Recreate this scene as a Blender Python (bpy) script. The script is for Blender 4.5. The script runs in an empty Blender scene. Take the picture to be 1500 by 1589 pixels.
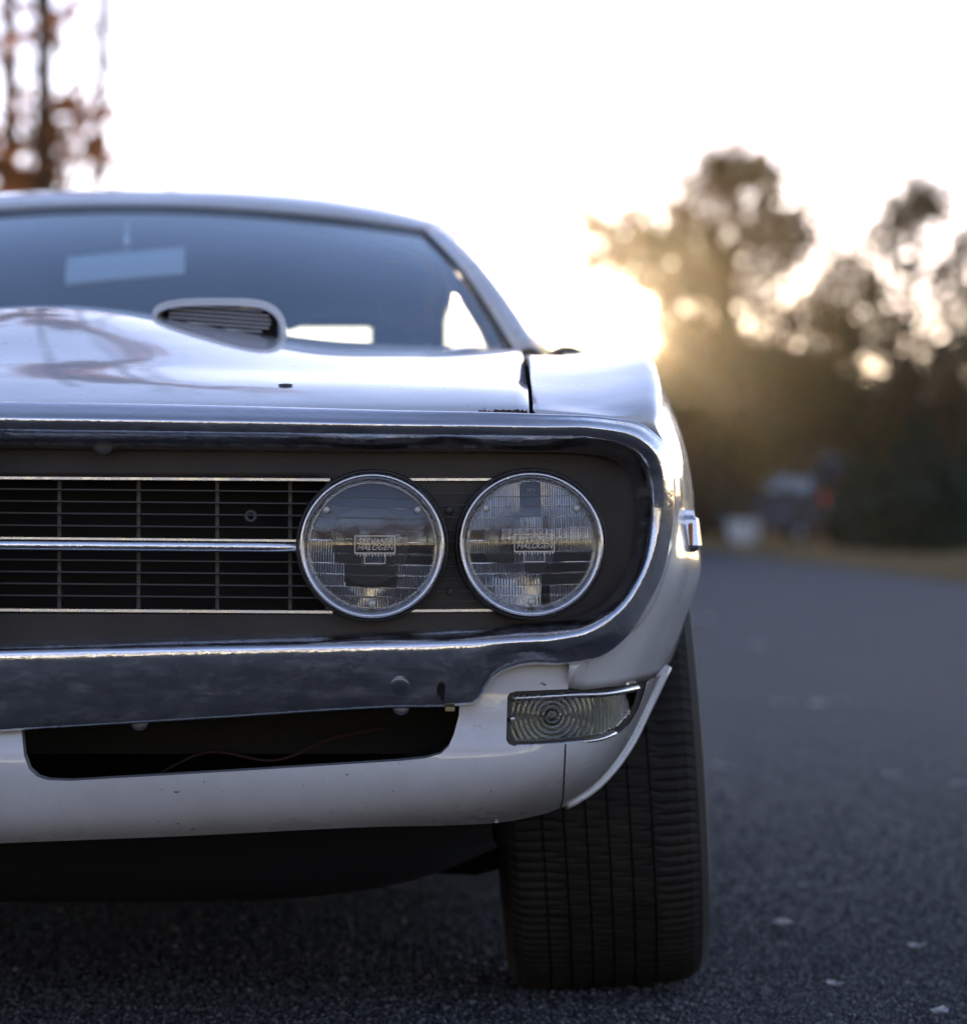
import bpy, bmesh, math, random
import numpy as np
from mathutils import Vector, geometry

SC = bpy.context.scene
COL = SC.collection
R = math.radians
random.seed(7)
rng = np.random.default_rng(7)

# ------------------------------------------------------------------ camera
# world axes = car axes: x to the photo's right, y backwards from the nose, z up
CX, CY, CZ, F = 0.61, -3.6, 0.647, 5050.0
cam = bpy.data.cameras.new('camera')
camo = bpy.data.objects.new('camera', cam)
COL.objects.link(camo)
camo.location = (CX, CY, CZ)
camo.rotation_euler = (R(90), 0, 0)
cam.sensor_fit = 'HORIZONTAL'
cam.sensor_width = 36.0
cam.lens = F * 36.0 / 1500.0
cam.clip_start = 0.05
cam.clip_end = 3000
cam.dof.use_dof = True
cam.dof.focus_distance = 3.69
cam.dof.aperture_fstop = 4.7
SC.camera = camo

# ------------------------------------------------------------------ light
SUN_EL, SUN_AZ = 3.0, 2.3
world = bpy.data.worlds.new('World')
SC.world = world
world.use_nodes = True
wt = world.node_tree
sky = wt.nodes.new('ShaderNodeTexSky')
sky.sky_type = 'NISHITA'
sky.sun_disc = False
sky.sun_elevation = R(SUN_EL)
sky.sun_rotation = R(SUN_AZ)
sky.air_density = 0.5
sky.dust_density = 0.05
sky.ozone_density = 0.4
tint = wt.nodes.new('ShaderNodeMix')      # white balance of the whole sky
tint.data_type = 'RGBA'
tint.blend_type = 'MULTIPLY'
tint.inputs[0].default_value = 1.0
tint.inputs[7].default_value = (1.06, 0.93, 1.10, 1)
wt.links.new(sky.outputs[0], tint.inputs[6])
wt.links.new(tint.outputs[2], wt.nodes['Background'].inputs[0])
wt.nodes['Background'].inputs[1].default_value = 0.15
sun = bpy.data.lights.new('sun', 'SUN')
sun.energy = 2.5
sun.angle = R(0.5)
sun.color = (1.0, 0.70, 0.38)
suno = bpy.data.objects.new('sun', sun)
COL.objects.link(suno)
sdir = Vector((math.sin(R(SUN_AZ)) * math.cos(R(SUN_EL)), math.cos(R(SUN_AZ)) * math.cos(R(SUN_EL)), math.sin(R(SUN_EL))))
suno.rotation_euler = sdir.to_track_quat('Z', 'Y').to_euler()
suno.location = (0, 40, 20)
vs = SC.view_settings
vs.view_transform = 'Standard'
vs.look = 'None'
vs.gamma = 1.0
vs.use_curve_mapping = False
vs.exposure = 1.92
SC.cycles.use_denoising = True
SC.cycles.max_bounces = 16
SC.cycles.transmission_bounces = 12
SC.cycles.glossy_bounces = 8
SC.cycles.transparent_max_bounces = 16
SC.cycles.sample_clamp_indirect = 8.0
SC.cycles.caustics_reflective = False


# ------------------------------------------------------------------ helpers
def q(px, py, y):
    """the point at car depth y that the photo shows at (px, py)"""
    d = y - CY
    return (CX + (px - 750.0) / F * d, y, CZ - (py - 794.5) / F * d)


def tag(o, label=None, cat=None, group=None, kind=None):
    if label: o['label'] = label
    if cat: o['category'] = cat
    if group: o['group'] = group
    if kind: o['kind'] = kind
    return o


def empty(name, loc=(0, 0, 0), rz=0.0):
    o = bpy.data.objects.new(name, None)
    o.empty_display_size = 0.2
    COL.objects.link(o)
    o.location = loc
    o.rotation_euler = (0, 0, rz)
    return o


def mesh_data(name, v, f, mat=None, smooth=True):
    me = bpy.data.meshes.new(name)
    me.from_pydata([tuple(map(float, p)) for p in v], [], [tuple(map(int, t)) for t in f])
    if mat is not None: me.materials.append(mat)
    if smooth:
        me.polygons.foreach_set('use_smooth', [True] * len(me.polygons))
    me.update()
    return me


def link(name, me, parent=None):
    o = bpy.data.objects.new(name, me)
    COL.objects.link(o)
    if parent is not None: o.parent = parent
    return o


def build(name, v, f, mat, parent=None, smooth=True, solid=0.0, off=-1.0, bevel=0.0):
    o = link(name, mesh_data(name, v, f, mat, smooth), parent)
    if solid:
        m = o.modifiers.new('Solidify', 'SOLIDIFY')
        m.thickness = solid
        m.offset = off
    if bevel:
        m = o.modifiers.new('Bevel', 'BEVEL')
        m.width = bevel
        m.segments = 2
        m.limit_method = 'ANGLE'
    return o


def mirror(v, f):
    v = np.array(v, float).copy()
    v[:, 0] *= -1
    return v, [tuple(reversed(t)) for t in f]


def both(name, v, f, mat, parent, **k):
    a = build(name, v, f, mat, parent, **k)
    mv, mf = mirror(v, f)
    b = build(name, mv, mf, mat, parent, **k)
    return a, b


def herm(kn, P, t):
    """smooth curve through P (k, ...) at knots kn, sampled at t"""
    P = np.asarray(P, float)
    k = len(kn)
    T = np.zeros_like(P)
    h = np.diff(kn)
    D = (P[1:] - P[:-1]) / h.reshape((-1,) + (1,) * (P.ndim - 1))
    for i in range(1, k - 1):
        T[i] = (h[i] * D[i - 1] + h[i - 1] * D[i]) / (h[i] + h[i - 1])
    T[0] = D[0]
    T[-1] = D[-1]
    idx = np.clip(np.searchsorted(kn, t, side='right') - 1, 0, k - 2)
    sh = (-1,) + (1,) * (P.ndim - 1)
    hh = h[idx].reshape(sh)
    s = ((t - np.asarray(kn)[idx]) / h[idx]).reshape(sh)
    return ((2 * s ** 3 - 3 * s ** 2 + 1) * P[idx] + (s ** 3 - 2 * s ** 2 + s) * hh * T[idx]
            + (-2 * s ** 3 + 3 * s ** 2) * P[idx + 1] + (s ** 3 - s ** 2) * hh * T[idx + 1])


def knots(N):
    """chord-length knots along axis 0, averaged over axis 1"""
    d = np.linalg.norm(np.diff(N, axis=0), axis=2).mean(axis=1) + 1e-6
    return np.concatenate([[0], np.cumsum(d)])


def loft(net, nu, nv):
    """net[v][u] of 3-D points -> grid vertices (nv x nu) and quads"""
    N = np.array(net, float)
    kv = knots(N)
    N = herm(kv, N, np.linspace(0, kv[-1], nv))
    N = N.transpose(1, 0, 2)
    ku = knots(N)
    N = herm(ku, N, np.linspace(0, ku[-1], nu)).transpose(1, 0, 2)
    return grid(N)


def grid(N, close_u=False, close_v=False, flip=False):
    nv, nu = N.shape[:2]
    f = []
    for j in range(nv if close_v else nv - 1):
        for i in range(nu if close_u else nu - 1):
            a, b = j * nu + i, j * nu + (i + 1) % nu
            c, d = ((j + 1) % nv) * nu + (i + 1) % nu, ((j + 1) % nv) * nu + i
            f.append((a, d, c, b) if flip else (a, b, c, d))
    return N.reshape(-1, 3), f


def curve(pts, n):
    P = np.array(pts, float)
    k = np.concatenate([[0], np.cumsum(np.linalg.norm(np.diff(P, axis=0), axis=1) + 1e-9)])
    return herm(k, P, np.linspace(0, k[-1], n))


def densify(poly, sp, closed=True):
    P = [np.array(p, float) for p in poly]
    out = []
    n = len(P)
    for i in range(n if closed else n - 1):
        a, b = P[i], P[(i + 1) % n]
        m = max(1, int(np.linalg.norm(b - a) / sp + 0.5))
        for j in range(m):
            out.append(a + (b - a) * j / m)
    if not closed: out.append(P[-1])
    return np.array(out)


def inside(poly, pts):
    poly = np.asarray(poly)
    pts = np.asarray(pts)
    c = np.zeros(len(pts), bool)
    j = len(poly) - 1
    for i in range(len(poly)):
        xi, yi = poly[i]
        xj, yj = poly[j]
        k = ((yi > pts[:, 1]) != (yj > pts[:, 1])) & (pts[:, 0] < (xj - xi) * (pts[:, 1] - yi) / (yj - yi + 1e-12) + xi)
        c ^= k
        j = i
    return c


def trim(outline, holes, sp, fmap, lip=None):
    """a surface patch trimmed exactly to an outline with holes; fmap maps the 2-D domain to 3-D.
    lip=(dx,dy,dz) folds every border inwards by that vector."""
    loops = [densify(outline, sp)] + [densify(h, sp) for h in holes]
    lo, hi = loops[0].min(0), loops[0].max(0)
    gx = np.arange(lo[0], hi[0], sp)
    gy = np.arange(lo[1], hi[1], sp)
    G = np.stack(np.meshgrid(gx, gy), -1).reshape(-1, 2)
    ok = inside(loops[0], G)
    for h in loops[1:]: ok &= ~inside(h, G)
    allb = np.concatenate(loops)
    G = G[ok]
    keep = [np.min(np.sum((allb - g) ** 2, 1)) > (0.55 * sp) ** 2 for g in G]
    G = G[np.array(keep, bool)] if len(G) else G
    pts, edges, k = [], [], 0
    for l in loops:
        n = len(l)
        pts += [Vector((float(p[0]), float(p[1]))) for p in l]
        edges += [(k + i, k + (i + 1) % n) for i in range(n)]
        k += n
    pts += [Vector((float(p[0]), float(p[1]))) for p in G]
    vo, eo, fo, ov, oe, of = geometry.delaunay_2d_cdt(pts, edges, [], 0, 1e-4)
    V2 = np.array([(p.x, p.y) for p in vo])
    cen = np.array([V2[list(t)].mean(0) for t in fo])
    ok = inside(loops[0], cen)
    for h in loops[1:]: ok &= ~inside(h, cen)
    f = [tuple(t) for t, g in zip(fo, ok) if g]
    v = [fmap(p[0], p[1]) for p in V2]
    if lip is not None:
        cnt = {}
        for t in f:
            for a, b in zip(t, t[1:] + t[:1]): cnt[(a, b)] = 1
        bd = [e for e in cnt if (e[1], e[0]) not in cnt]
        mp = {}
        for a, b in bd:
            for w in (a, b):
                if w not in mp:
                    mp[w] = len(v)
                    v.append(tuple(v[w]))
                    v.append(tuple(np.array(v[w]) + np.array(lip)))
        for a, b in bd: f.append((mp[b], mp[a], mp[a] + 1, mp[b] + 1))
    return np.array(v), f


def tube(pts, r, seg=8, caps=True):
    P = np.array(pts, float)
    n = len(P)
    r = np.full(n, r, float) if np.isscalar(r) else np.array(r, float)
    T = np.gradient(P, axis=0)
    T /= np.linalg.norm(T, axis=1)[:, None] + 1e-12
    up = np.array([0, 0, 1.0]) if abs(T[0][2]) < 0.9 else np.array([1.0, 0, 0])
    V = []
    a = np.cross(T[0], up); a /= np.linalg.norm(a)
    for i in range(n):
        a = a - T[i] * np.dot(a, T[i]); a /= np.linalg.norm(a) + 1e-12
        b = np.cross(T[i], a)
        for k in range(seg):
            t = 2 * math.pi * k / seg
            V.append(P[i] + r[i] * (math.cos(t) * a + math.sin(t) * b))
    f = [(j * seg + i, j * seg + (i + 1) % seg, (j + 1) * seg + (i + 1) % seg, (j + 1) * seg + i)
         for j in range(n - 1) for i in range(seg)]
    if caps:
        f.append(tuple(reversed(range(seg))))
        f.append(tuple(range((n - 1) * seg, n * seg)))
    return np.array(V), f


def revolve(prof, c, axis='y', seg=48, closed=False):
    """prof: (r, h) pairs; spun about the axis through c; h runs along the axis"""
    N = np.zeros((len(prof), seg, 3))
    for j, (r, h) in enumerate(prof):
        t = np.arange(seg) * 2 * math.pi / seg
        if axis == 'y':
            N[j] = np.stack([c[0] + r * np.cos(t), np.full(seg, c[1] + h), c[2] + r * np.sin(t)], 1)
        else:
            N[j] = np.stack([np.full(seg, c[0] + h), c[1] + r * np.cos(t), c[2] + r * np.sin(t)], 1)
    return grid(N, close_u=True, close_v=closed)


def box(x0, x1, y0, y1, z0, z1):
    v = [(x, y, z) for z in (z0, z1) for y in (y0, y1) for x in (x0, x1)]
    f = [(0, 2, 3, 1), (4, 5, 7, 6), (0, 1, 5, 4), (2, 6, 7, 3), (0, 4, 6, 2), (1, 3, 7, 5)]
    return np.array(v, float), f


def join(*vf):
    V, Fs, k = [], [], 0
    for v, f in vf:
        V.append(np.asarray(v, float))
        Fs += [tuple(i + k for i in t) for t in f]
        k += len(v)
    return np.concatenate(V), Fs


# ------------------------------------------------------------------ materials
def mat(name, base=(0.5, 0.5, 0.5), rough=0.5, metal=0.0, **kw):
    m = bpy.data.materials.new(name)
    m.use_nodes = True
    b = m.node_tree.nodes['Principled BSDF']
    b.inputs['Base Color'].default_value = (*base, 1)
    b.inputs['Roughness'].default_value = rough
    b.inputs['Metallic'].default_value = metal
    for k, v in kw.items():
        b.inputs[k.replace('_', ' ')].default_value = v
    return m


def nd(m, t, **kw):
    n = m.node_tree.nodes.new(t)
    for k, v in kw.items(): setattr(n, k, v)
    return n


def lk(m, a, b): m.node_tree.links.new(a, b)


def coords(m, scale=(1, 1, 1)):
    tc = nd(m, 'ShaderNodeTexCoord')
    mp = nd(m, 'ShaderNodeMapping')
    mp.inputs['Scale'].default_value = scale
    lk(m, tc.outputs['Object'], mp.inputs['Vector'])
    return mp.outputs['Vector']


def noise(m, vec, scale, detail=4, rough=0.55):
    n = nd(m, 'ShaderNodeTexNoise')
    n.inputs['Scale'].default_value = scale
    n.inputs['Detail'].default_value = detail
    n.inputs['Roughness'].default_value = rough
    lk(m, vec, n.inputs['Vector'])
    return n.outputs['Fac']


def ramp(m, fac, stops):
    n = nd(m, 'ShaderNodeValToRGB')
    e = n.color_ramp.elements
    while len(e) < len(stops): e.new(0.5)
    for i, (p, c) in enumerate(stops):
        e[i].position = p
        e[i].color = (*c, 1) if len(c) == 3 else c
    lk(m, fac, n.inputs['Fac'])
    return n.outputs['Color']


def mixc(m, fac, a, b):
    n = nd(m, 'ShaderNodeMix', data_type='RGBA')
    for s, v in ((n.inputs[0], fac), (n.inputs[6], a), (n.inputs[7], b)):
        if hasattr(v, 'is_linked'): lk(m, v, s)
        elif isinstance(v, (int, float)): s.default_value = v
        else: s.default_value = (*v, 1)
    return n.outputs[2]


def bump(m, h, strength, dist):
    n = nd(m, 'ShaderNodeBump')
    n.inputs['Strength'].default_value = strength
    n.inputs['Distance'].default_value = dist
    lk(m, h, n.inputs['Height'])
    b = m.node_tree.nodes['Principled BSDF']
    lk(m, n.outputs[0], b.inputs['Normal'])
    return n


def P(m): return m.node_tree.nodes['Principled BSDF']


G3 = lambda g: (g, g, g)

paint = mat('white_paint', (0.72, 0.72, 0.74), 0.28, 0, Coat_Weight=1.0, Coat_Roughness=0.04)
v = coords(paint)
nz = noise(paint, v, 95, 3, 0.6)
clu = noise(paint, v, 7, 2)
spot = ramp(paint, nz, [(0.0, G3(0)), (0.675, G3(0)), (0.69, G3(1))])
clum = ramp(paint, clu, [(0.50, G3(0)), (0.60, G3(1))])
mul = nd(paint, 'ShaderNodeMath', operation='MULTIPLY')
lk(paint, spot, mul.inputs[0]); lk(paint, clum, mul.inputs[1])
grime = ramp(paint, noise(paint, v, 4.5, 6, 0.65), [(0.3, (0.62, 0.61, 0.60)), (0.65, (0.74, 0.74, 0.755))])
lk(paint, mixc(paint, mul.outputs[0], grime, (0.10, 0.055, 0.035)), P(paint).inputs['Base Color'])
lk(paint, ramp(paint, noise(paint, v, 11, 5), [(0.3, G3(0.22)), (0.7, G3(0.40))]), P(paint).inputs['Roughness'])
bump(paint, noise(paint, v, 60, 3), 0.03, 0.001)

chrome = mat('chrome', (0.70, 0.71, 0.74), 0.08, 1.0)
v = coords(chrome)
nz = noise(chrome, v, 240, 2)
pit = ramp(chrome, nz, [(0.0, G3(0)), (0.77, G3(0)), (0.79, G3(1))])
lk(chrome, mixc(chrome, pit, (0.78, 0.78, 0.81), (0.12, 0.08, 0.06)), P(chrome).inputs['Base Color'])
lk(chrome, ramp(chrome, noise(chrome, v, 9, 6, 0.7), [(0.35, G3(0.06)), (0.7, G3(0.20))]), P(chrome).inputs['Roughness'])
bump(chrome, noise(chrome, v, 20, 6, 0.68), 0.32, 0.004)
vs_ = coords(chrome, (1.0, 1.0, 2.2))  # dusty smears stand in for patchy reflections in the chrome
lk(chrome, ramp(chrome, noise(chrome, vs_, 26, 9, 0.72), [(0.38, G3(1.0)), (0.52, G3(0.96)), (0.68, G3(0.80))]), P(chrome).inputs['Metallic'])

trim_metal = mat('bright_trim', (0.66, 0.66, 0.68), 0.26, 1.0)
v = coords(trim_metal)
lk(trim_metal, ramp(trim_metal, noise(trim_metal, v, 60, 5), [(0.3, G3(0.18)), (0.7, G3(0.38))]), P(trim_metal).inputs['Roughness'])
mirror_metal = mat('reflector_silver', (0.80, 0.79, 0.77), 0.06, 1.0)
black = mat('black_plastic', (0.018, 0.017, 0.017), 0.42)
v = coords(black)
lk(black, ramp(black, noise(black, v, 14, 5), [(0.35, (0.012, 0.011, 0.011)), (0.7, (0.035, 0.032, 0.03))]), P(black).inputs['Base Color'])
housing = mat('dusty_housing', (0.045, 0.040, 0.037), 0.5)
v = coords(housing)
lk(housing, ramp(housing, noise(housing, v, 9, 6), [(0.3, (0.016, 0.012, 0.010)), (0.7, (0.040, 0.030, 0.023))]), P(housing).inputs['Base Color'])
slatm = mat('grille_grey', (0.075, 0.07, 0.068), 0.45)
dark = mat('underbody_black', (0.006, 0.006, 0.006), 0.8)
glass = mat('lamp_glass', (1, 1, 1), 0.0, 0, Transmission_Weight=1.0, IOR=1.5)
sigglass = mat('signal_lens', (0.86, 0.89, 0.86), 0.05, 0, Transmission_Weight=1.0, IOR=1.45)
letter = mat('moulded_letters', (0.62, 0.58, 0.53), 0.25, 0.2)
wglass = mat('window_glass', (0.80, 0.9, 0.94), 0.0, 0, Transmission_Weight=1.0, IOR=1.0)
# thin window sheet: tinted see-through with Fresnel reflection, boosted and tinted blue
nt = wglass.node_tree
for n in list(nt.nodes):
    if n.type == 'BSDF_PRINCIPLED': nt.nodes.remove(n)
tr = nt.nodes.new('ShaderNodeBsdfTransparent'); tr.inputs[0].default_value = (0.72, 0.80, 0.82, 1)
gl = nt.nodes.new('ShaderNodeBsdfGlossy'); gl.inputs['Roughness'].default_value = 0.02
gl.inputs[0].default_value = (0.78, 0.92, 1, 1)
fr = nt.nodes.new('ShaderNodeFresnel')
gg = nt.nodes.new('ShaderNodeNewGeometry')          # same reflection from either side of the sheet
ii = nt.nodes.new('ShaderNodeMix'); ii.inputs[2].default_value = 2.5; ii.inputs[3].default_value = 1 / 2.5
nt.links.new(gg.outputs['Backfacing'], ii.inputs[0]); nt.links.new(ii.outputs[0], fr.inputs[0])
mx = nt.nodes.new('ShaderNodeMixShader')
nt.links.new(fr.outputs[0], mx.inputs[0]); nt.links.new(tr.outputs[0], mx.inputs[1]); nt.links.new(gl.outputs[0], mx.inputs[2])
df = nt.nodes.new('ShaderNodeBsdfDiffuse'); df.inputs[0].default_value = (0.62, 0.72, 0.85, 1)
dm_ = nt.nodes.new('ShaderNodeMixShader')            # bluish veil painted in to lift the sky reflection, mottled like dust
lk(wglass, ramp(wglass, noise(wglass, coords(wglass), 6, 6), [(0.3, G3(0.07)), (0.75, G3(0.15))]), dm_.inputs[0])
nt.links.new(mx.outputs[0], dm_.inputs[1]); nt.links.new(df.outputs[0], dm_.inputs[2])
nt.links.new(dm_.outputs[0], nt.nodes['Material Output'].inputs[0])
nt = glass.node_tree
df = nt.nodes.new('ShaderNodeBsdfDiffuse'); df.inputs[0].default_value = (0.7, 0.7, 0.72, 1)
dm_ = nt.nodes.new('ShaderNodeMixShader')  # mottled pale film painted in to lift the blacks of the lamps
lk(glass, ramp(glass, noise(glass, coords(glass), 40, 6), [(0.3, G3(0.015)), (0.75, G3(0.04))]), dm_.inputs[0])
nt.links.new(P(glass).outputs[0], dm_.inputs[1]); nt.links.new(df.outputs[0], dm_.inputs[2])
nt.links.new(dm_.outputs[0], nt.nodes['Material Output'].inputs[0])
rubber = mat('tyre_rubber', (0.022, 0.020, 0.018), 0.72)
v = coords(rubber)
lk(rubber, ramp(rubber, noise(rubber, v, 22, 6), [(0.3, (0.007, 0.006, 0.005)), (0.75, (0.022, 0.018, 0.013))]), P(rubber).inputs['Base Color'])
bump(rubber, noise(rubber, v, 500, 3), 0.3, 0.001)
interior = mat('interior_vinyl', (0.02, 0.02, 0.022), 0.6)
headliner = mat('headliner', (0.10, 0.10, 0.11), 0.9)
orange_glint = mat('orange_reflection', (0.75, 0.25, 0.03), 0.15, 0, Transmission_Weight=0.4)
redlens = mat('red_lens', (0.45, 0.012, 0.01), 0.2)
rust = mat('rust', (0.07, 0.04, 0.025), 0.9)
lk(rust, ramp(rust, noise(rust, coords(rust), 150, 4), [(0.35, (0.025, 0.016, 0.012)), (0.7, (0.14, 0.075, 0.04))]), P(rust).inputs['Base Color'])
dull_bolt = mat('dull_bolt', (0.30, 0.31, 0.33), 0.42, 0.9)
brass = mat('brass_nut', (0.30, 0.24, 0.12), 0.5, 0.6)
seam = mat('seam_black', (0.01, 0.009, 0.008), 0.9)

# asphalt
asphalt = mat('asphalt', (0.05, 0.05, 0.052), 0.7)
v = coords(asphalt)
vo = nd(asphalt, 'ShaderNodeTexVoronoi'); vo.inputs['Scale'].default_value = 95
lk(asphalt, v, vo.inputs['Vector'])
agg = ramp(asphalt, noise(asphalt, v, 105, 5, 0.72), [(0.36, (0.004, 0.004, 0.005)), (0.49, (0.024, 0.025, 0.029)), (0.57, (0.07, 0.071, 0.08)), (0.68, (0.22, 0.21, 0.205))])
big = ramp(asphalt, noise(asphalt, v, 1.1, 6, 0.6), [(0.3, G3(0.72)), (0.7, G3(1.15))])
mm = nd(asphalt, 'ShaderNodeMix', data_type='RGBA', blend_type='MULTIPLY'); mm.inputs[0].default_value = 1
lk(asphalt, agg, mm.inputs[6]); lk(asphalt, big, mm.inputs[7])
lk(asphalt, mm.outputs[2], P(asphalt).inputs['Base Color'])
ad = nd(asphalt, 'ShaderNodeMath', operation='MULTIPLY_ADD')
lk(asphalt, noise(asphalt, v, 85, 4, 0.65), ad.inputs[0]); ad.inputs[1].default_value = 1.6
lk(asphalt, vo.outputs['Distance'], ad.inputs[2])
bump(asphalt, ad.outputs[0], 1.0, 0.011)

soil = mat('dry_grass_ground', (0.10, 0.08, 0.05), 0.95)
v = coords(soil)
lk(soil, ramp(soil, noise(soil, v, 2.5, 8, 0.7), [(0.3, (0.09, 0.065, 0.035)), (0.5, (0.17, 0.12, 0.065)), (0.7, (0.27, 0.185, 0.10))]), P(soil).inputs['Base Color'])
bump(soil, noise(soil, v, 12, 5), 0.8, 0.04)


def bark_mat(name, a, b):
    m = mat(name, a, 0.9)
    lk(m, ramp(m, noise(m, coords(m, (6, 6, 1)), 5, 6), [(0.3, a), (0.7, b)]), P(m).inputs['Base Color'])
    return m


def leaf_mat(name, cols, trans=0.5):
    m = mat(name, cols[0], 0.6)
    nt = m.node_tree
    geo = nd(m, 'ShaderNodeNewGeometry')
    st = [(i / max(1, len(cols) - 1), c) for i, c in enumerate(cols)]
    c = ramp(m, geo.outputs['Random Per Island'], st)
    lk(m, c, P(m).inputs['Base Color'])
    t = nd(m, 'ShaderNodeBsdfTranslucent')
    lk(m, c, t.inputs[0])
    x = nd(m, 'ShaderNodeMixShader'); x.inputs[0].default_value = trans
    lk(m, P(m).outputs[0], x.inputs[1]); lk(m, t.outputs[0], x.inputs[2])
    lk(m, x.outputs[0], nt.nodes['Material Output'].inputs[0])
    return m


bark = bark_mat('bark', (0.035, 0.027, 0.02), (0.07, 0.055, 0.042))
pale_bark = bark_mat('pale_bark', (0.16, 0.15, 0.13), (0.30, 0.28, 0.25))
leaf_brown = leaf_mat('brown_leaves', [(0.055, 0.030, 0.014), (0.10, 0.05, 0.02), (0.075, 0.05, 0.022), (0.13, 0.07, 0.03)])
leaf_orange = leaf_mat('orange_leaves', [(0.22, 0.075, 0.015), (0.34, 0.11, 0.02), (0.13, 0.05, 0.015), (0.40, 0.15, 0.03)])
leaf_olive = leaf_mat('olive_leaves', [(0.05, 0.045, 0.016), (0.075, 0.06, 0.022), (0.10, 0.06, 0.025)])
leaf_green = leaf_mat('evergreen_leaves', [(0.007, 0.018, 0.008), (0.012, 0.028, 0.011), (0.02, 0.04, 0.017)], 0.15)

# ================================================================== SETTING
ground_o = build('ground', [(-500, -500, -0.006), (500, -500, -0.006), (500, 900, -0.006), (-500, 900, -0.006)], [(0, 1, 2, 3)], soil, None, False)
tag(ground_o, kind='structure')
# road: its right edge runs almost along the view, then swings away to the left far off
redge = [(6.2, -80), (5.6, -30), (5.2, 5), (5.0, 26), (4.8, 36), (4.55, 48), (4.2, 58), (3.0, 66), (0.0, 73), (-8, 79), (-30, 86), (-90, 95)]
ledge = [(-3.4, -80), (-3.4, -30), (-3.4, 5), (-3.4, 26), (-3.4, 36), (-3.5, 48), (-3.8, 56), (-5, 61), (-8, 66), (-14, 71), (-34, 79), (-92, 88)]
re, le = curve(redge, 90), curve(ledge, 90)
re[:, 0] += 0.05 * np.sin(np.arange(90) * 1.7) + 0.04 * rng.normal(size=90)
rv = np.concatenate([np.c_[le, np.zeros(90)], np.c_[re, np.zeros(90)]])
road = build('road', rv, [(i, 90 + i, 91 + i, i + 1) for i in range(89)], asphalt, None, False)
tag(road, kind='structure')

# ================================================================== CAR
car = empty('car', (0, 0, 0))
tag(car, 'white vintage muscle car with chrome split bumper and four round headlights', 'car')

FVX = [-140, 0, 300, 600, 700, 850, 950, 1036, 1075]
FVY = [0.082, 0.085, 0.096, 0.112, 0.120, 0.138, 0.168, 0.21, 0.235]
FAX = [-140, 300, 600, 800, 900, 1000, 1075]
FAY = [0.045, 0.05, 0.06, 0.11, 0.19, 0.25, 0.26]
SIL = densify(curve([(1070, 950), (1062, 970), (1036, 1035), (1005, 1100), (975, 1160), (920, 1225), (870, 1254), (800, 1273), (700, 1281), (600, 1283), (300, 1297), (0, 1309), (-140, 1315)], 260), 1.0, False)


def spl(X, Y, x):
    return float(herm(np.array(X, float), np.array(Y, float), np.array([min(max(x, X[0]), X[-1])]))[0])


def fv(px, py):
    """depth of the painted lower front"""
    s = math.sqrt(np.min((SIL[:, 0] - px) ** 2 + (SIL[:, 1] - py) ** 2))
    return float(spl(FVX, FVY, px) + spl(FAX, FAY, px) * math.exp(-s / 26.0) - 0.012 * math.exp(-((py - 1190) / 60.0) ** 2))


# ---- front fender -------------------------------------------------
def sp(pts): return [list(p) for p in pts]


yG = [.09, .11, .14, .20, .30, .43, .58, .85, 1.15, 1.42]
zG = [None, .764, .772, .785, .803, .824, .843, .862, .872, .876]
xP = [None, .797, .802, .806, .811, .814, .816, .818, .82, .82]
zP = [None, .757, .770, .787, .810, .835, .855, .877, .886, .888]
yM = [.19, .205, .23, .28, .36, .47, .60, .85, 1.15, 1.42]
xM = [None, .832, .838, .846, .858, .870, .882, .893, .892, .886]
Bt = [q(884, 1032, .13), q(884, 1050, .134), q(884, 1068, fv(884, 1068)), q(945, 1066, fv(945, 1066)), q(1000, 1056, fv(1000, 1056)),
      q(1036, 1035, fv(1036, 1035)), (.868, .56, .515), (.888, .87, .715), (.886, 1.17, .53), (.868, 1.42, .22)]
FN = []
for i in range(10):
    if i == 0:
        G, C1, C2, Pk = q(834, 642, .09), q(890, 645, .095), q(945, 648, .105), q(1000, 660, .125)
        Q, Rr, M = q(1034, 693, .155), q(1044, 730, .18), q(1046, 785, .19)
        L1, L2 = q(1030, 888, .188), q(981, 979, .162)
    else:
        y = yG[i]
        G = (.667, y, zG[i])
        Pk = (xP[i], y + .02, zP[i])
        C1 = (.667 + (xP[i] - .667) * .4, y + .005, zG[i] + (zP[i] - zG[i]) * .4 - (.006 if i > 1 else .001))
        C2 = (.667 + (xP[i] - .667) * .78, y + .012, zG[i] + (zP[i] - zG[i]) * .78 - .003)
        M = (xM[i], yM[i], .65)
        hh = zP[i] - .65
        dx = xM[i] - xP[i]
        yy = (y + yM[i]) / 2
        Q = (xP[i] + dx * .42, yy - .005, .65 + hh * .74)
        Rr = (xP[i] + dx * .80, (yy + yM[i]) / 2, .65 + hh * .42)
        B = np.array(Bt[i]); Mm = np.array(M)
        bul = np.array([0.5, -0.6, 0]) * (0.03 if i < 6 else 0.0)
        L1 = tuple(Mm + (B - Mm) * .36 + bul * .8 + np.array([.010 if i < 6 else .002, 0, 0]))
        L2 = tuple(Mm + (B - Mm) * .72 + bul * .7)
    FN.append([G, C1, C2, Pk, Q, Rr, M, L1, L2, Bt[i]])
fv_, ff_ = loft(FN, 64, 60)
both('front_fender', fv_, ff_, paint, car, solid=0.003, off=-1)

# ---- hood ---------------------------------------------------------
ZS = ([.05, .09, .12, .2, .4, .6, .8, 1.0, 1.2, 1.36], [.752, .762, .770, .790, .822, .851, .873, .888, .898, .902])


def sm(t): t = min(1, max(0, t)); return t * t * (3 - 2 * t)


def hood_front(x): return .078 + .020 * (abs(x) / .66) ** 2 - .02 * math.exp(-(x / .05) ** 2)


_hk = np.array(ZS[0]); _hz = np.array(ZS[1])


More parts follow.
